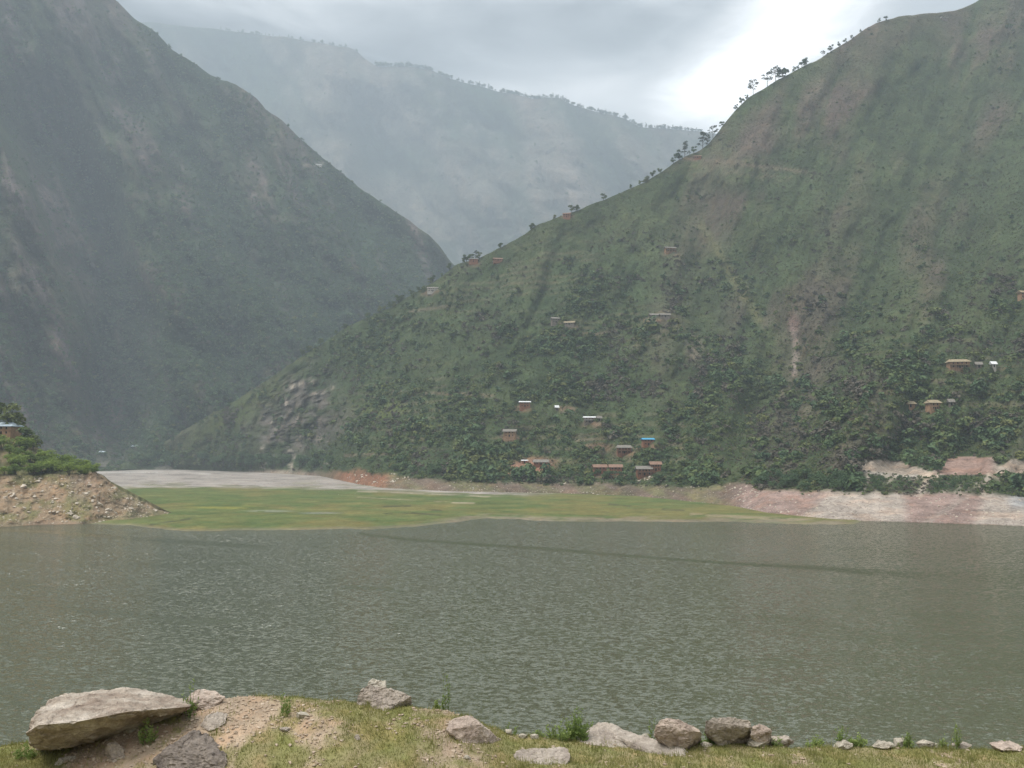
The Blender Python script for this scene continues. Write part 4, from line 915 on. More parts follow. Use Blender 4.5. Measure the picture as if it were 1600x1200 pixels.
# ================================================================== HOUSES
def box_np(x0, x1, y0, y1, z0, z1):
    V = [(x, y, z) for z in (z0, z1) for (x, y) in ((x0, y0), (x1, y0), (x1, y1), (x0, y1))]
    return V, [(0, 3, 2, 1), (4, 5, 6, 7), (0, 1, 5, 4), (1, 2, 6, 5), (2, 3, 7, 6), (3, 0, 4, 7)]
def boxes_mesh(name, boxes, mat):
    V = []; F = []
    for bx in boxes:
        v, f = box_np(*bx); o = len(V); V += v; F += [tuple(i + o for i in q) for q in f]
    return mesh_np(name, np.array(V), np.array(F), False, None, [mat])
def roof_mesh(L_, D_, z0, rise, hip, mat, th=0.18, over=0.75):
    """pitched roof slab with eaves; hip shortens the ridge"""
    a, b_ = L_ / 2 + over, D_ / 2 + over; rl = a - hip
    top = [(-a, -b_, z0), (a, -b_, z0), (a, b_, z0), (-a, b_, z0), (-rl, 0, z0 + rise), (rl, 0, z0 + rise)]
    V = top + [(x, y, z - th) for x, y, z in top]
    bm = bmesh.new(); vs = [bm.verts.new(v) for v in V]
    for f in ((0, 1, 5, 4), (2, 3, 4, 5), (3, 0, 4), (1, 2, 5), (7, 6, 10, 11), (9, 8, 11, 10), (6, 9, 10), (8, 7, 11), (1, 0, 6, 7), (2, 1, 7, 8), (3, 2, 8, 9), (0, 3, 9, 6)):
        bm.faces.new([vs[i] for i in f])
    me = bpy.data.meshes.new('roof'); bm.to_mesh(me); bm.free(); me.materials.append(mat); return me
def house(name, P, wpx, label, wall, roof, storeys=2, hip=0.0, group='houses on the inhabited slope', rz=None, depth=4.6, windows=3, porch=False, rise=1.7, cat='house', band=None, upper=None):
    w = size_at(P, wpx) - 1.0; w = max(w, 1.6); h_ = 1.85 * storeys; d_ = min(depth, w * 0.8)
    yaw = math.atan2(-P[0], P[1]) * 0.0 + (rnd.uniform(-0.25, 0.25) if rz is None else rz)
    o = tag(empty(name, (P[0], P[1], P[2] + 0.15), yaw), label, cat, group)
    link('wall', boxes_mesh('wall', [(-w / 2, w / 2, -d_ / 2, d_ / 2, -3.0, h_)], M[wall]), None, o)
    if upper: link('upper_wall', boxes_mesh('upper_wall', [(-w / 2 - 0.012, w / 2 + 0.012, -d_ / 2 - 0.012, d_ / 2 + 0.012, h_ * 0.5, h_ - 0.05)], M[upper]), None, o)
    link('roof', roof_mesh(w, d_, h_ - 0.05, rise, hip * w, M[roof]), None, o)
    yf = -d_ / 2
    link('door', boxes_mesh('door', [(-0.42, 0.42, yf - 0.045, yf + 0.05, 0.0, 1.5)], M['dark']), None, o)
    nw = max(1, windows); s = w / (nw + 0.6)
    for fl in range(storeys):
        for i in range(nw):
            x = (i - (nw - 1) / 2) * s
            if fl == 0 and abs(x) < 0.9: continue
            z = 1.85 * fl + 0.65
            fr = link('window', boxes_mesh('window', [(x - 0.34, x + 0.34, yf - 0.06, yf + 0.03, z - 0.06, z + 0.86)], M['timber']), None, o)
            link('pane', boxes_mesh('pane', [(x - 0.26, x + 0.26, yf - 0.075, yf - 0.03, z + 0.02, z + 0.78)], M['dark']), None, fr)
    if porch:
        link('veranda_roof', boxes_mesh('veranda_roof', [(-w / 2 - 0.3, w / 2 + 0.3, yf - 1.5, yf + 0.02, 1.80, 1.92)], M[roof]), None, o)
        for i in range(4):
            x = -w / 2 + 0.1 + i * (w - 0.2) / 3
            link('post', boxes_mesh('post', [(x - 0.07, x + 0.07, yf - 1.4, yf - 1.26, -2.5, 1.80)], M['timber']), None, o)
    if band: link('balcony', boxes_mesh('balcony', [(-w / 2 - 0.1, w / 2 + 0.1, yf - 0.75, yf - 0.005, h_ * 0.5 - 0.1, h_ * 0.5 + 0.55)], M[band]), None, o)
    return o
def hp(x, y): return hr.surf(np.array([float(x)]), np.array([float(y)]))[0]
house('hill_house', hp(676, 456), 18, 'white two-storey house with pale roof low on the crest of the spur', 'pale_wall', 'roof_grey', 2, 0, windows=4, band='pale_wall', rz=0.05)
house('hill_house', hp(740, 411), 15, 'brown house with bright white tin roof under the tiered pine', 'mud_wall', 'roof_white', 2, 0, windows=3, rz=0.0, rise=0.8)
house('hill_house', hp(778, 409), 15, 'low brown house just above the white-roofed house on the crest', 'mud_wall', 'roof_brown', 1, 0)
house('hill_house', hp(868, 505), 15, 'stone house with grey roof, left one of the pair in mid-slope', 'stone_wall', 'roof_grey', 2, 0)
house('hill_house', hp(890, 508), 17, 'lower thatched house, right one of the pair in mid-slope', 'stone_wall', 'roof_thatch', 1, 0)
house('hill_house', hp(1047, 394), 19, 'lone pinkish house with verandah high on the slope', 'ochre_wall', 'roof_grey', 2, 0, porch=True)
house('hill_house', hp(1022, 496), 15, 'low stone house on the long terrace, next to a longer one', 'stone_wall', 'roof_grey', 1, 0, rz=0.05)
house('hill_house', hp(1039, 496), 17, 'long grey-roofed house at the end of the terrace in mid-slope', 'stone_wall', 'roof_grey', 1, 0, rz=0.0)
house('hill_house', hp(820, 636), 18, 'red mud house with a white tin roof amid the lower shrubs', 'mud_wall', 'roof_white', 2, 0, rise=0.8, rz=0.05)
house('hill_house', hp(921, 661), 19, 'dark-fronted house with white tin roof above the village', 'stone_wall', 'roof_white', 2, 0, rise=0.8, porch=True, rz=0.02)
house('shed', hp(936, 658), 8, 'tiny pale-roofed shed beside the dark-fronted white-roofed house', 'stone_wall', 'roof_grey', 1, 0, cat='shed', windows=1)
house('shed', hp(870, 641), 6, 'tiny white-roofed hut alone above the lower shrubs', 'stone_wall', 'roof_white', 1, 0, cat='shed', windows=1)
house('hill_house', hp(797, 683), 21, 'grey-roofed ochre house half hidden by shrubs above the earth mound', 'ochre_wall', 'roof_grey', 2, 0, rz=-0.2)
house('hill_house', hp(1012, 696), 19, 'red mud house with a bright blue sheet roof', 'mud_wall', 'roof_blue', 2, 0, rz=0.12, rise=0.9)
house('hill_house', hp(975, 709), 24, 'broad red house with grey slate roof below the blue-roofed house', 'mud_wall', 'roof_grey', 2, 0.1, porch=True, rz=0.0, windows=4)
house('shed', hp(820, 724), 10, 'small red hut with white roof on top of the earth mound', 'mud_wall', 'roof_white', 1, 0, cat='shed', windows=1, rise=0.4)
house('hill_house', hp(845, 727), 24, 'long grey-roofed house behind the bare earth mound', 'mud_wall', 'roof_grey', 1, 0, rz=0.05)
house('hill_house', hp(937, 740), 22, 'red mud house with brown roof, left one of the lakeside pair', 'mud_wall', 'roof_brown', 2, 0, rz=0.1, windows=3)
house('hill_house', hp(962, 740), 21, 'red mud house with brown roof, right one of the lakeside pair', 'mud_wall', 'roof_brown', 2, 0, rz=-0.05, windows=3)
house('hill_house', hp(1006, 743), 25, 'long red house with grey roof at the right end of the lakeside village', 'mud_wall', 'roof_grey', 2, 0, rz=0.06, windows=4, porch=True)
house('hill_house', hp(1024, 736), 18, 'brown-roofed red house behind the long red lakeside house', 'mud_wall', 'roof_brown', 2, 0, rz=0.0)
house('hill_house', hp(1497, 576), 32, 'large ochre house with thatched hipped roof on the green slope', 'ochre_wall', 'roof_thatch', 2, 0.12, rz=-0.15, porch=True, windows=4, depth=6)
house('shed', hp(1529, 575), 10, 'small grey shed beside the large thatched ochre house', 'stone_wall', 'roof_grey', 1, 0, cat='shed', windows=1)
house('shed', hp(1552, 574), 9, 'small white-roofed shed farther along from the large thatched house', 'pale_wall', 'roof_white', 1, 0, cat='shed', windows=1)
house('hill_house', hp(1458, 641), 20, 'small ochre hut with brown hipped roof below the large thatched house', 'ochre_wall', 'roof_thatch', 2, 0.15, rz=0.1, windows=2)
house('shed', hp(1422, 637), 16, 'thatched shelter half buried in trees beside the small ochre hut', 'ochre_wall', 'roof_thatch', 1, 0.25, cat='shed', windows=1)
house('shed', hp(1486, 634), 9, 'tiny grey-roofed shed uphill from the small ochre hut', 'stone_wall', 'roof_grey', 1, 0, cat='shed', windows=1)
house('hill_house', hp(1597, 466), 12, 'orange-walled house cut by the edge of the picture high on the slope', 'ochre_wall', 'roof_thatch', 2, 0)
house('hill_house', hp(1090, 248), 12, 'low brick house on the terraced saddle below the pines', 'mud_wall', 'roof_brown', 1, 0)
house('hill_house', hp(886, 340), 13, 'brick house right on the crest line of the spur', 'mud_wall', 'roof_brown', 2, 0)
house('shed', hp(1475, 31), 10, 'tiny pale shed near the top of the bare hill', 'stone_wall', 'roof_white', 1, 0, cat='shed', windows=1)
house('hill_house', hl.surf(np.array([497.]), np.array([259.]))[0], 12, 'tiny pale-roofed house alone on the shoulder of the left mountain', 'pale_wall', 'roof_white', 1, 0, group='houses on the left mountain')
for (x, y, lb) in [(160, 709, 'tiny tin-roofed shed across the river just past the headland bushes'), (211, 700, 'tiny tin-roofed shed above the bend of the river bed')]:
    house('shed', hl.surf(np.array([float(x)]), np.array([float(y)]))[0], 9, lb, 'stone_wall', 'roof_tin', 1, 0, group='sheds by the river', cat='shed', windows=1)
P = bank_up(11, 0.93)
house('headland_house', (P[0], P[1], P[2] + 0.6), 36, 'brick house with blue-grey tin hipped roof on the headland', 'ochre_wall', 'roof_tin', 2, 0.28, 'house on the headland', rz=-0.12, depth=6.5, windows=3)

# ================================================================== ROCKS AND STONES
def rock_mesh(name, pts, mat, cuts=3, amp=0.05, freq=1.2, seed=0, strata=0.0):
    """hull of the given points, cut finely and roughened"""
    bm = bmesh.new()
    for p in pts: bm.verts.new(p)
    r = bmesh.ops.convex_hull(bm, input=bm.verts)
    for v in [v for v in bm.verts if not v.link_faces]: bm.verts.remove(v)
    bmesh.ops.triangulate(bm, faces=bm.faces[:])
    for i in range(cuts):
        L_ = [e.calc_length() for e in bm.edges]; lim = max(L_) * 0.42
        bmesh.ops.subdivide_edges(bm, edges=[e for e in bm.edges if e.calc_length() > lim], cuts=1, use_grid_fill=True)
        bmesh.ops.triangulate(bm, faces=bm.faces[:])
    if cuts: bmesh.ops.smooth_vert(bm, verts=bm.verts, factor=0.22, use_axis_x=True, use_axis_y=True, use_axis_z=True)
    bm.normal_update(); o = Vector((seed * 7.31, seed * 3.7, seed * 1.9))
    size = max((v.co - bm.verts[:][0].co).length for v in bm.verts)
    for v in bm.verts:
        p = v.co * (freq * 2.2 / size * 2) + o
        n = mnoise.fractal(p, 0.8, 2.1, 6) * 0.7 + (0.5 - abs(mnoise.noise(p * 1.7))) * 0.6 + 0.35 * (mnoise.cell(p * 2.2) - 0.5) + 0.25 * (mnoise.cell(p * 5.1) - 0.5)
        d = amp * size * n
        if strata: d += strata * size * (abs(((v.co.z * 0.9 + v.co.x * 0.22 + 0.1 * mnoise.noise(p)) * 9 / size) % 1 - 0.5) - 0.25) * 1.2
        v.co += v.normal * d
    me = bpy.data.meshes.new(name); bm.to_mesh(me); bm.free(); me.materials.append(mat)
    return me
def rock_obj(name, pts, mat, label, group=None, rooted=True, **kw):
    """a rock from world points; origin at its base"""
    P = np.array(pts)
    if rooted:
        zr = P[:, 2].max() - P[:, 2].min(); low = P[P[:, 2] < P[:, 2].min() + 0.38 * zr].copy(); low[:, 2] -= 0.08 * zr + 0.02; low[:, 1] += 0.02; P = np.concatenate([P, low]); pts = [tuple(p) for p in P]
    c = Vector((P[:, 0].mean(), P[:, 1].mean(), P[:, 2].min()))
    me = rock_mesh(name, [Vector(p) - c for p in P], mat, **kw)
    o = link(name, me); o.location = c
    return tag(o, label, 'rock', group)
def ground_depth(px_, py_):
    """distance at which the sight line through a pixel meets the near bank"""
    Y = np.linspace(10.6, 14.0, 341); P = at(px_ + 0 * Y, py_ + 0 * Y, Y); hit = np.nonzero(P[:, 2] <= near_z(P[:, 0], P[:, 1]))[0]
    return float(Y[hit[0]]) if len(hit) else 13.4
def A(*l, seat=True, out=0.0):
    """world points from outline points; the rock is seated where its lowest front point meets the ground"""
    d = 0.0
    if seat:
        low = max(range(len(l)), key=lambda i: l[i][1] - 1000 * (l[i][1] > 1199)); d = ground_depth(l[low][0], l[low][1]) - l[low][2] + 0.03 - out
        y1 = l[low][1]; y0 = min(q[1] for q in l); ym = sum(q[2] for q in l) / len(l)
        return [tuple(at(x, y, ground_depth(x, y) + 0.03 - 0.5 * out if (y > y1 - 0.42 * (y1 - y0) and y <= y1 and Y < ym) else Y + d)) for x, y, Y in l]
    return [tuple(at(x, y, Y + d)) for x, y, Y in l]
FG = 'rocks on the near bank'
# the great slab with its overhanging front
slab = rock_obj('boulder', A((40, 1146, 11.55), (60, 1133, 11.45), (120, 1128, 11.5), (200, 1112, 11.7), (296, 1104, 12.3), (57, 1112, 12.3), (76, 1096, 12.9), (100, 1083, 13.2), (150, 1080, 13.4), (206, 1074, 13.5), (250, 1082, 13.4), (284, 1091, 13.2), (301, 1098, 12.8),
                          (42, 1156, 11.7), (60, 1172, 11.95), (92, 1172, 12.1), (125, 1160, 12.25), (182, 1130, 12.5), (60, 1172, 13.0), (200, 1140, 13.4), (290, 1120, 13.0), seat=False), M['rock_tan'],
                'largest boulder, a long tan slab with a dark overhanging front edge', FG, rooted=False, cuts=6, amp=0.016, freq=1.6, seed=3, strata=0.012)
rock_obj('rock', A((291, 1092, 12.9), (300, 1081, 13.1), (318, 1076, 13.2), (338, 1080, 13.2), (352, 1089, 13.1), (345, 1099, 12.8), (322, 1104, 12.6), (300, 1104, 12.7), (320, 1112, 12.9), (340, 1105, 13.3)), M['rock_red'],
         'small reddish rock tucked against the right end of the great slab', FG, cuts=4, amp=0.04, seed=5)
rock_obj('rock', A((187, 1136, 11.9), (192, 1127, 11.9), (202, 1124, 11.95), (213, 1128, 11.9), (214, 1140, 11.85), (203, 1146, 11.8), (190, 1144, 11.82), (200, 1146, 12.0), (206, 1128, 12.1), out=0.06), M['rock_pale'],
         'pale lumpy stone lying in front of the great slab', FG, cuts=4, amp=0.05, seed=6)
rock_obj('rock', A((238, 1186, 11.35), (262, 1168, 11.5), (285, 1150, 11.7), (305, 1140, 11.85), (325, 1146, 11.9), (345, 1165, 11.75), (356, 1190, 11.5), (300, 1196, 11.25), (340, 1215, 11.2), (260, 1215, 11.2), (300, 1180, 11.9), out=0.20), M['rock_dark'],
         'dark grey jagged outcrop breaking through the soil of the mound', FG, cuts=5, amp=0.035, seed=8)
rock_obj('rock', A((312, 1133, 12.1), (322, 1118, 12.3), (340, 1111, 12.45), (356, 1115, 12.45), (352, 1130, 12.2), (335, 1140, 12.0), (325, 1142, 12.05), (340, 1140, 12.5), out=0.14), M['rock_grey'],
         'low grey rock flush with the gravel above the dark outcrop', FG, cuts=4, amp=0.03, seed=9)
rock_obj('rock', A((84, 1196, 11.3), (92, 1184, 11.4), (112, 1180, 11.45), (130, 1187, 11.4), (124, 1208, 11.2), (95, 1210, 11.2), (110, 1200, 11.5), out=0.08), M['rock_pale'],
         'low pale rock half buried below the overhang of the great slab', FG, cuts=4, amp=0.04, seed=10)
rock_obj('rock', A((158, 1178, 11.5), (168, 1163, 11.6), (180, 1157, 11.65), (192, 1166, 11.6), (196, 1182, 11.45), (176, 1192, 11.35), (180, 1185, 11.7), out=0.08), M['rock_tan'],
         'flat tan rock in the bare soil left of the dark outcrop', FG, cuts=4, amp=0.04, seed=11)
# two-headed boulder on the crest of the mound
two = rock_obj('boulder', A((557, 1102, 13.0), (559, 1086, 13.0), (565, 1076, 13.05), (578, 1070, 13.1), (602, 1074, 13.1), (612, 1082, 13.1), (632, 1082, 13.1), (642, 1088, 13.1), (645, 1102, 13.0), (600, 1112, 12.8), (600, 1105, 13.5), (570, 1095, 13.5), (630, 1095, 13.5)), M['rock_grey'],
               'grey boulder with a raised head on the crest of the mound', FG, cuts=5, amp=0.03, seed=13)
hm = rock_mesh('head', A((573, 1080, 13.0), (574, 1066, 13.05), (582, 1060, 13.1), (594, 1063, 13.1), (596, 1068, 13.05), (603, 1064, 13.1), (603, 1078, 13.05), (590, 1086, 13.0), (585, 1075, 13.4), (598, 1072, 13.4)), M['rock_pale'], cuts=4, amp=0.04, seed=14)
hd = link('head', hm, None, two); hd.location = -Vector(two.location)
rock_obj('rock', A((697, 1140, 12.6), (704, 1126, 12.75), (720, 1118, 12.85), (738, 1119, 12.85), (752, 1132, 12.75), (770, 1146, 12.6), (784, 1158, 12.45), (768, 1164, 12.3), (720, 1156, 12.3), (700, 1150, 12.4), (730, 1165, 12.6), (745, 1145, 13.2), (715, 1140, 13.2)), M['rock_red'],
         'brown wedge-shaped rock sloping down to its right on the mound', FG, cuts=5, amp=0.02, seed=15)
rock_obj('rock', A((803, 1182, 11.6), (806, 1174, 11.75), (830, 1169, 11.9), (862, 1167, 11.9), (889, 1169, 11.85), (892, 1182, 11.6), (884, 1196, 11.4), (850, 1204, 11.3), (815, 1202, 11.3), (850, 1190, 12.0), (826, 1215, 11.3), (880, 1215, 11.3), out=0.05), M['rock_grey'],
         'flat-topped grey block set in the turf near the bottom edge', FG, cuts=5, amp=0.022, seed=16)
long_ = rock_obj('rock', A((899, 1160, 12.6), (908, 1152, 12.75), (922, 1138, 12.85), (934, 1130, 12.9), (946, 1128, 12.9), (958, 1132, 12.9), (978, 1141, 12.8), (1004, 1152, 12.6), (1010, 1166, 12.3), (985, 1172, 12.2), (948, 1166, 12.3), (915, 1163, 12.5), (960, 1150, 13.3), (930, 1148, 13.3)), M['rock_grey'],
               'long low grey rock with a hump tapering into a smooth tail', FG, cuts=5, amp=0.018, seed=17)
tl = rock_mesh('tail', A((965, 1150, 12.6), (990, 1146, 12.7), (1020, 1154, 12.6), (1048, 1162, 12.45), (1068, 1168, 12.3), (1075, 1176, 12.2), (1071, 1185, 12.05), (1045, 1184, 12.0), (1012, 1177, 12.1), (985, 1170, 12.2), (1030, 1170, 12.8), (1060, 1178, 12.6)), M['rock_grey'], cuts=5, amp=0.012, seed=18)
to = link('tail', tl, None, long_); to.location = -Vector(long_.location)
rock_obj('boulder', A((1022, 1150, 13.1), (1024, 1134, 13.1), (1033, 1124, 13.15), (1048, 1121, 13.2), (1068, 1127, 13.2), (1085, 1134, 13.15), (1096, 1144, 13.1), (1094, 1158, 13.0), (1060, 1166, 12.85), (1030, 1162, 12.9), (1040, 1140, 13.7), (1080, 1148, 13.7), (1060, 1175, 13.2)), M['rock_red'],
         'rounded pinkish boulder on the bank edge, left of two flatter boulders', FG, cuts=5, amp=0.022, seed=18)
rock_obj('boulder', A((1101, 1142, 13.3), (1102, 1127, 13.3), (1112, 1122, 13.35), (1150, 1121, 13.4), (1170, 1126, 13.4), (1175, 1136, 13.35), (1172, 1152, 13.2), (1140, 1156, 13.1), (1108, 1154, 13.15), (1140, 1135, 13.9), (1130, 1165, 13.5)), M['rock_grey'],
         'broad flat-topped grey boulder in the middle of the boulder row', FG, cuts=5, amp=0.022, seed=19)
rock_obj('boulder', A((1172, 1148, 13.1), (1174, 1137, 13.15), (1185, 1130, 13.2), (1197, 1133, 13.2), (1205, 1142, 13.15), (1206, 1154, 13.05), (1192, 1160, 12.9), (1178, 1158, 12.95), (1190, 1145, 13.6), (1192, 1168, 13.2)), M['rock_red'],
         'small angular boulder ending the boulder row on the right', FG, cuts=4, amp=0.03, seed=20)
for i, (x0, x1, y0, y1, m_, lb) in enumerate([
    (1136, 1172, 1148, 1162, 'rock_tan', 'flat tan stone under the flat-topped boulder'), (1168, 1200, 1153, 1166, 'rock_pale', 'cracked pale stone under the small angular boulder'),
    (1198, 1238, 1147, 1167, 'rock_grey', 'low grey stone at the right foot of the boulder row'),
    (1296, 1330, 1157, 1169, 'rock_pale', 'small pale stone right of a leafy tuft on the turf edge'), (1361, 1396, 1158, 1169, 'rock_pale', 'pale double stone, leftmost of a close trio on the turf edge'),
    (1394, 1419, 1153, 1168, 'rock_pale', 'pale upright stone beside the pale double stone'), (1432, 1466, 1157, 1169, 'rock_pale', 'whitish flat stone alone on the turf edge past the trio'),
    (1488, 1518, 1160, 1170, 'rock_grey', 'dull grey stone sunk in the turf edge'), (1547, 1596, 1160, 1173, 'rock_red', 'wide pinkish stone at the far right of the turf edge'),
    (808, 824, 1147, 1154, 'rock_pale', 'tiny white stone left of the bright weed bush'), (828, 842, 1146, 1155, 'rock_pale', 'small white stone at the left foot of the weed bush'),
    (876, 892, 1150, 1157, 'rock_pale', 'small whitish stone right of the weed bush'), (1000, 1018, 1146, 1154, 'rock_pale', 'whitish stone just behind the long low rock'),
    (1064, 1080, 1161, 1168, 'rock_pale', 'small pale stone between the rounded boulder and the turf'), (1094, 1114, 1160, 1167, 'rock_pale', 'pale pebble cluster stone below the rounded boulder'),
    (460, 484, 1113, 1122, 'rock_pale', 'pale flat stone in the gravel on top of the mound'), (724, 736, 1180, 1188, 'rock_pale', 'single pale stone in the turf near the bottom edge'),
    (552, 566, 1148, 1156, 'rock_grey', 'grey stone in the dry turf of the mound'), (435, 452, 1136, 1144, 'rock_grey', 'brownish stone in the gravel slope of the mound'), (788, 800, 1138, 1148, 'rock_pale', 'pale stone behind the tip of the brown wedge rock')]):
    yb = ground_depth(0.5 * (x0 + x1), y1) + 0.03; w = (x1 - x0) / FPX * yb; h_ = (y1 - y0) / FPX * yb
    c = at(0.5 * (x0 + x1), 0.5 * (y0 + y1), yb); r_ = random.Random(900 + i); pts = []
    for j in range(16):
        v = Vector((r_.gauss(0, 1), r_.gauss(0, 1), r_.gauss(0, 1))).normalized(); pts.append((c[0] + v.x * w * 0.54, c[1] + v.y * w * 0.40, c[2] + v.z * h_ * 0.56 * (1.5 if v.z < 0 else 1)))
    rock_obj('stone', pts, M[m_], lb, 'stones on the near bank', cuts=3, amp=0.04, seed=30 + i, rooted=False)

# loose gravel and crumbs of rock (nobody could count them)
ICO = None
def ico():
    global ICO
    if ICO is None:
        bm = bmesh.new(); bmesh.ops.create_icosphere(bm, subdivisions=1, radius=1.0); bm.verts.ensure_lookup_table()
        ICO = (np.array([v.co[:] for v in bm.verts]), np.array([[v.index for v in f.verts] for f in bm.faces])); bm.free()
    return ICO
def stones_mass(name, P, s, mat, flat=0.6, parent=None):
    V0, F0 = ico(); n = len(P); k = len(V0)
    a = rng.random(n) * 6.283; q = V0[None] * (1 + 0.38 * (rng.random((n, k, 1)) - 0.5) * 2)
    sx = s[:, None] * (0.7 + 0.6 * rng.random((n, 1))); sy = s[:, None] * (0.7 + 0.6 * rng.random((n, 1)))
    x = q[..., 0] * sx; y = q[..., 1] * sy; z = q[..., 2] * s[:, None] * flat * (0.7 + 0.6 * rng.random((n, 1)))
    ca, sa = np.cos(a)[:, None], np.sin(a)[:, None]
    V = np.stack([x * ca - y * sa, x * sa + y * ca, z], -1) + P[:, None]
    F = F0[None] + (np.arange(n) * k)[:, None, None]
    me = mesh_np(name, V.reshape(-1, 3), F.reshape(-1, 3), False, {'tint': ('FACE', 'FLOAT', np.repeat(rng.random(n), len(F0)))}, [mat])
    return tag(link(name, me, None, parent), kind='stuff')
def mat_stone_mass(name, lo, hi):
    m, g, b = new_mat(name); t = g.node('ShaderNodeAttribute', attribute_name='tint').outputs['Fac']
    c = g.ramp(t, [(0.0, lo), (0.75, tuple(0.5 * (p + q) for p, q in zip(lo, hi))), (1.0, hi)]); co = g.node('ShaderNodeTexCoord').outputs['Object']
    c = g.mix(1.0, c, g.mapr(g.noise(co, 20, 4, 0.6), 0.3, 0.7, 0.75, 1.25, 'LINEAR'), 'MULTIPLY'); g.l.new(c, b.inputs['Base Color']); return m
M['gravel_mass'] = mat_stone_mass('gravel_mass', (0.29, 0.22, 0.16), (0.52, 0.43, 0.335))
M['rubble_mass'] = mat_stone_mass('rubble_mass', (0.30, 0.22, 0.15), (0.66, 0.58, 0.47))
M['scree_mass'] = mat_stone_mass('scree_mass', (0.22, 0.16, 0.14), (0.52, 0.47, 0.42))
x = rng.uniform(-9, 9, 46000); y = rng.uniform(11.0, 13.5, 46000)
sm = soil_mask(x, y); k = rng.random(len(x)) < (0.04 + 0.80 * sm); x, y = x[k], y[k]; s = 0.005 + 0.026 * rng.random(len(x)) ** 4.5
stones_mass('gravel', np.stack([x, y, near_z(x, y) + 0.2 * s], -1), s, M['gravel_mass']); print('gravel', len(x))
# turf: short blades, thin on the mound
n = 170000; x = rng.uniform(-9.2, 9.2, n); y = 11.0 + 3.8 * rng.random(n) ** 0.9
sm = soil_mask(x, y); pn = fbm(x / 0.30, y / 0.40, 621, 4); k = rng.random(n) < np.clip(1.05 - 1.02 * sm + 0.3 * pn, 0.015, 1); x, y, pn = x[k], y[k], pn[k]; n = len(x); z = near_z(x, y)
h_ = (0.016 + 0.030 * rng.random(n)) * (1 + 0.7 * (pn > 0.25)) * (1 + 1.2 * (rng.random(n) > 0.985)); a = rng.random(n) * 6.283; wd = 0.0035 + 0.003 * rng.random(n); ln = h_ * rng.uniform(-0.8, 0.8, n)
b0 = np.stack([x - np.cos(a) * wd, y - np.sin(a) * wd, z - 0.004], -1); b1 = np.stack([x + np.cos(a) * wd, y + np.sin(a) * wd, z - 0.004], -1)
cl = fbm(x / 0.16, y / 0.22, 623, 3) > 0.42; h_ = h_ * (1 + 0.9 * cl); pn = pn - 0.55 * cl
tp = np.stack([x + ln * np.cos(a * 2.3), y + ln * np.sin(a * 2.3), z + h_], -1)
V = np.stack([b0, b1, tp], 1).reshape(-1, 3); F = np.arange(3 * n).reshape(n, 3)
me = mesh_np('grass', V, F, False, {'tint': ('FACE', 'FLOAT', np.clip(0.5 + 0.6 * pn + 0.25 * rng.standard_normal(n), 0, 1))}, [M['grass']])
tag(link('grass', me), kind='stuff'); print('grass', n)

# weeds standing on the edge of the bank
def weed(px_, py_, wpx, hpx, n, label, seed, Y=13.25, spiky=0.5, cat='plant'):
    hpx *= 1.2; wpx *= 1.15; n = int(n * 1.3); c = at(px_, py_, Y); r_ = np.random.default_rng(seed); s = hpx / FPX * Y; w = wpx / FPX * Y
    z = float(near_z(c[0], c[1])); o = tag(empty('weed', (c[0], c[1], min(z, c[2]) - 0.02)), label, cat, 'weeds on the bank edge')
    s = s + max(0.0, c[2] - z)
    tubes = []; V = []; F = []; T_ = []; k = 0
    for i in range(n):
        a = r_.random() * 6.283; q = w * 0.5 * math.sqrt(r_.random()); hh = s * (0.45 + 0.55 * r_.random()) * (1 - 0.45 * (q / (w * 0.5 + 1e-6)) ** 2)
        b = Vector((q * 0.6 * math.cos(a), q * 0.35 * math.sin(a), 0)); t = Vector((q * math.cos(a) + 0.06 * hh * r_.normal(), q * 0.6 * math.sin(a), hh)); m_ = (b + t) * 0.5 + Vector((0.02 * r_.normal(), 0, 0))
        tubes.append(([b, m_, t], [0.0035, 0.0026, 0.001]))
        for j in range(int(13 + 8 * r_.random())):
            u = 0.2 + 0.8 * r_.random(); p = b.lerp(m_, u * 2) if u < 0.5 else m_.lerp(t, u * 2 - 1)
            an = r_.random() * 6.283; L_ = (0.022 + 0.045 * r_.random()) * (1.25 - 0.7 * u) * (1.4 - 0.5 * spiky); d = Vector((math.cos(an), math.sin(an), 0.35 + 0.5 * r_.random() + spiky * 0.5)).normalized(); sd_ = d.orthogonal().normalized() * L_ * 0.20
            V += [p, p + d * L_ * 0.5 + sd_, p + d * L_, p + d * L_ * 0.5 - sd_]; F.append((k, k + 1, k + 2, k + 3)); k += 4; T_.append(min(1, max(0, 0.3 + 0.5 * u + 0.2 * r_.normal())))
    link('stem', tubes_mesh('stem', tubes, M['weed'], 3), None, o)
    link('leaves', mesh_np('leaves', np.array([tuple(v) for v in V]), np.array(F), False, {'tint': ('FACE', 'FLOAT', T_)}, [M['weed']]), None, o)
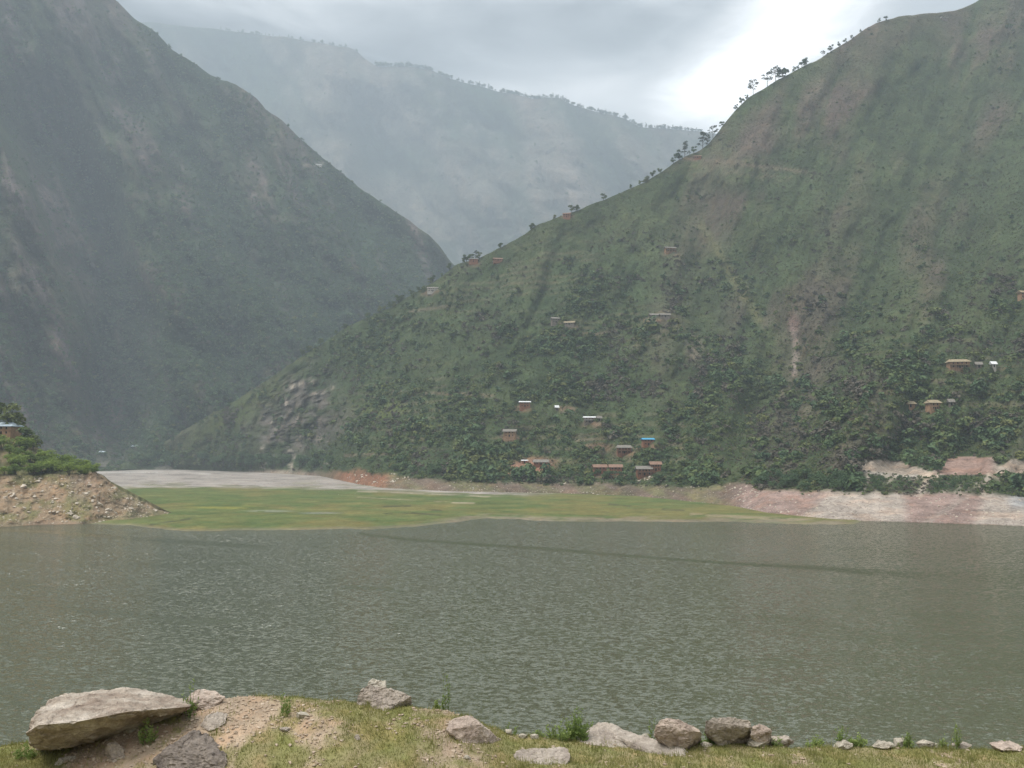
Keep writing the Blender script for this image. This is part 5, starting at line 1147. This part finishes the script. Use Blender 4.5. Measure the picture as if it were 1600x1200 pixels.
for i, (x_, y_, w_, h_, n_, lb, sp_) in enumerate([
    (904, 1152, 34, 48, 34, 'bright green bushy weed behind the hump of the long low rock', .3), (876, 1154, 46, 30, 24, 'lower weed clump to the left of the bright bushy weed', .4), (843, 1156, 22, 16, 10, 'short weed tuft by the small white stones', .5),
    (698, 1112, 12, 56, 7, 'tall thin weed stalk standing above the mound against the water', .8), (686, 1108, 14, 20, 5, 'short thin weed beside the tall thin stalk', .8), (1084, 1166, 26, 22, 16, 'dark green weed in front of the rounded pink boulder', .2), (1116, 1160, 26, 18, 14, 'dark green weed in front of the flat-topped boulder', .2),
    (1019, 1152, 8, 34, 5, 'thin dry weed at the left side of the rounded pink boulder', .9), (1276, 1168, 36, 20, 14, 'low yellowish weed left of the small pale stone', .5), (1318, 1164, 26, 36, 12, 'pale green weed rising behind the small pale stone', .5), (1340, 1166, 22, 18, 16, 'dense dark weed tuft right of the small pale stone', .2),
    (1418, 1168, 22, 26, 14, 'yellow-green weed between the upright stone and the whitish flat stone', .6), (1472, 1168, 14, 26, 8, 'thin weed right of the whitish flat stone', .7), (1497, 1164, 22, 44, 9, 'sparse tall weed behind the dull grey stone', .7), (1214, 1166, 20, 20, 10, 'low weed at the right foot of the boulder row', .4),
    (444, 1090, 22, 20, 6, 'faint thin weed on the crest of the mound', .8), (300, 1082, 34, 26, 8, 'thin weed behind the reddish rock by the great slab', .7), (232, 1124, 30, 12, 12, 'small green tuft under the back of the great slab', .4), (1580, 1170, 30, 14, 9, 'low weed beyond the wide pinkish stone', .6), (40, 1170, 40, 14, 14, 'grassy tuft under the left tip of the great slab', .6), (800, 1150, 14, 26, 4, 'thin stalk left of the tiny white stone', .9)]):
    weed(x_, y_, w_, h_, n_, lb, 950 + i, Y=13.3 if y_ < 1172 and x_ > 640 else (12.6 if x_ != 232 else 12.1), spiky=sp_)

# stones of the left headland: the larger ones each an object, the rest one mass
STONES = []
for i in range(6):
    r_ = random.Random(980 + i); pts = []
    for j in range(14):
        v = Vector((r_.gauss(0, 1), r_.gauss(0, 1), r_.gauss(0, 1))).normalized(); pts.append((v.x * 0.5, v.y * 0.42, v.z * 0.36))
    STONES.append(rock_mesh('stone', pts, M['stone_far'], cuts=1, amp=0.05, seed=60 + i))
def put_stones(h, spots, parent, nm='stone'):
    for (x_, y_, s_) in spots:
        P = h.surf(np.array([x_]), np.array([y_]))[0]; me = STONES[rnd.randrange(6)]
        o = link(nm, me, None, parent); o.location = P; o.rotation_euler = (rnd.uniform(-.4, .4), rnd.uniform(-.4, .4), rnd.uniform(0, 6.28)); o.scale = (size_at(P, s_) * rnd.uniform(.85, 1.3),) * 2 + (size_at(P, s_) * rnd.uniform(.7, 1.1),)
sp = [(110, 803, 13), (100, 799, 9), (118, 808, 10), (58, 753, 11), (63, 749, 9), (36, 760, 12), (98, 758, 8), (112, 770, 9), (124, 749, 10), (140, 758, 12), (135, 770, 10), (145, 783, 9), (156, 788, 9), (168, 797, 10), (167, 802, 8), (122, 809, 9), (82, 786, 8), (88, 780, 8), (66, 768, 8), (205, 795, 8), (228, 803, 7), (215, 790, 8), (104, 815, 7), (8, 778, 10), (20, 774, 9), (78, 800, 7)]
for i in range(120): sp.append((rnd.uniform(-30, 225), rnd.uniform(748, 816), 3.0 + 4.5 * rnd.random() ** 2))
for i in range(40):
    u_ = rnd.random(); sp.append((170 + 92 * u_, 757 + 44 * u_ + rnd.uniform(0, 9), rnd.uniform(3, 6.5)))
sp = [q for q in sp if q[1] > np.interp(q[0], px_h, h1.ridge) + 2 and q[1] < np.interp(q[0], px_h, h1.base) + 1]
put_stones(h1, sp, left_bank)
n = 3800; u = rng.random(n) * (len(px_h) - 40) + 20; v = rng.random(n) * 88; P = h1._bil(u, v); s = size_at(P.T, 0.8 + 2.0 * rng.random(n) ** 3)
stones_mass('rubble', P, s * 0.5, M['rubble_mass'], 0.8)
# scree stones at the foot of the right-hand slope and along the shore of the plain
sp = [(rnd.uniform(1190, 1640), 0, rnd.uniform(2.5, 5.5)) for i in range(110)]
sp = [(x_, rnd.uniform(773, float(np.interp(x_, hr.px, hr.base)) - 1), s_) for x_, _, s_ in sp]
sp += [(rnd.uniform(1140, 1185), rnd.uniform(760, 785), rnd.uniform(3, 6)) for i in range(26)] + [(rnd.uniform(550, 640), rnd.uniform(740, 754), rnd.uniform(3, 6.5)) for i in range(22)] + [(rnd.uniform(995, 1035), rnd.uniform(745, 752), rnd.uniform(3.5, 6)) for i in range(16)]
sp += [(rnd.uniform(640, 1150), rnd.uniform(754, 772), rnd.uniform(2, 4.5)) for i in range(40)] + [(861, 725, 3.5)]
put_stones(hr, sp, hr.obj)
n = 9000; x = rng.uniform(540, 1700, n); b_ = np.interp(x, hr.px, hr.base); t_ = ip(x, [(540, 738), (640, 748), (900, 755), (1100, 762), (1180, 768), (1700, 772)]); y = b_ - (b_ - t_) * rng.random(n) ** 1.8
k = rng.random(n) < np.where(x > 1150, 1.0, 0.35); x, y = x[k], y[k]; P = hr.surf(x, y); s = size_at(P.T, 0.6 + 1.7 * rng.random(len(x)) ** 3)
stones_mass('scree', P, s * 0.5, M['scree_mass'], 0.8)
# far shore crumbs on the river bed
n = 1500; x = rng.uniform(150, 560, n); y = ip(x, [(150, 737), (400, 740), (560, 752)]) + rng.uniform(0, 1, n) ** 2 * 24; P = on_plane(x, y, 0.42); s = size_at(P.T, 0.4 + 1.0 * rng.random(n) ** 3)
stones_mass('river_gravel', P, s * 0.5, M['scree_mass'], 0.6)
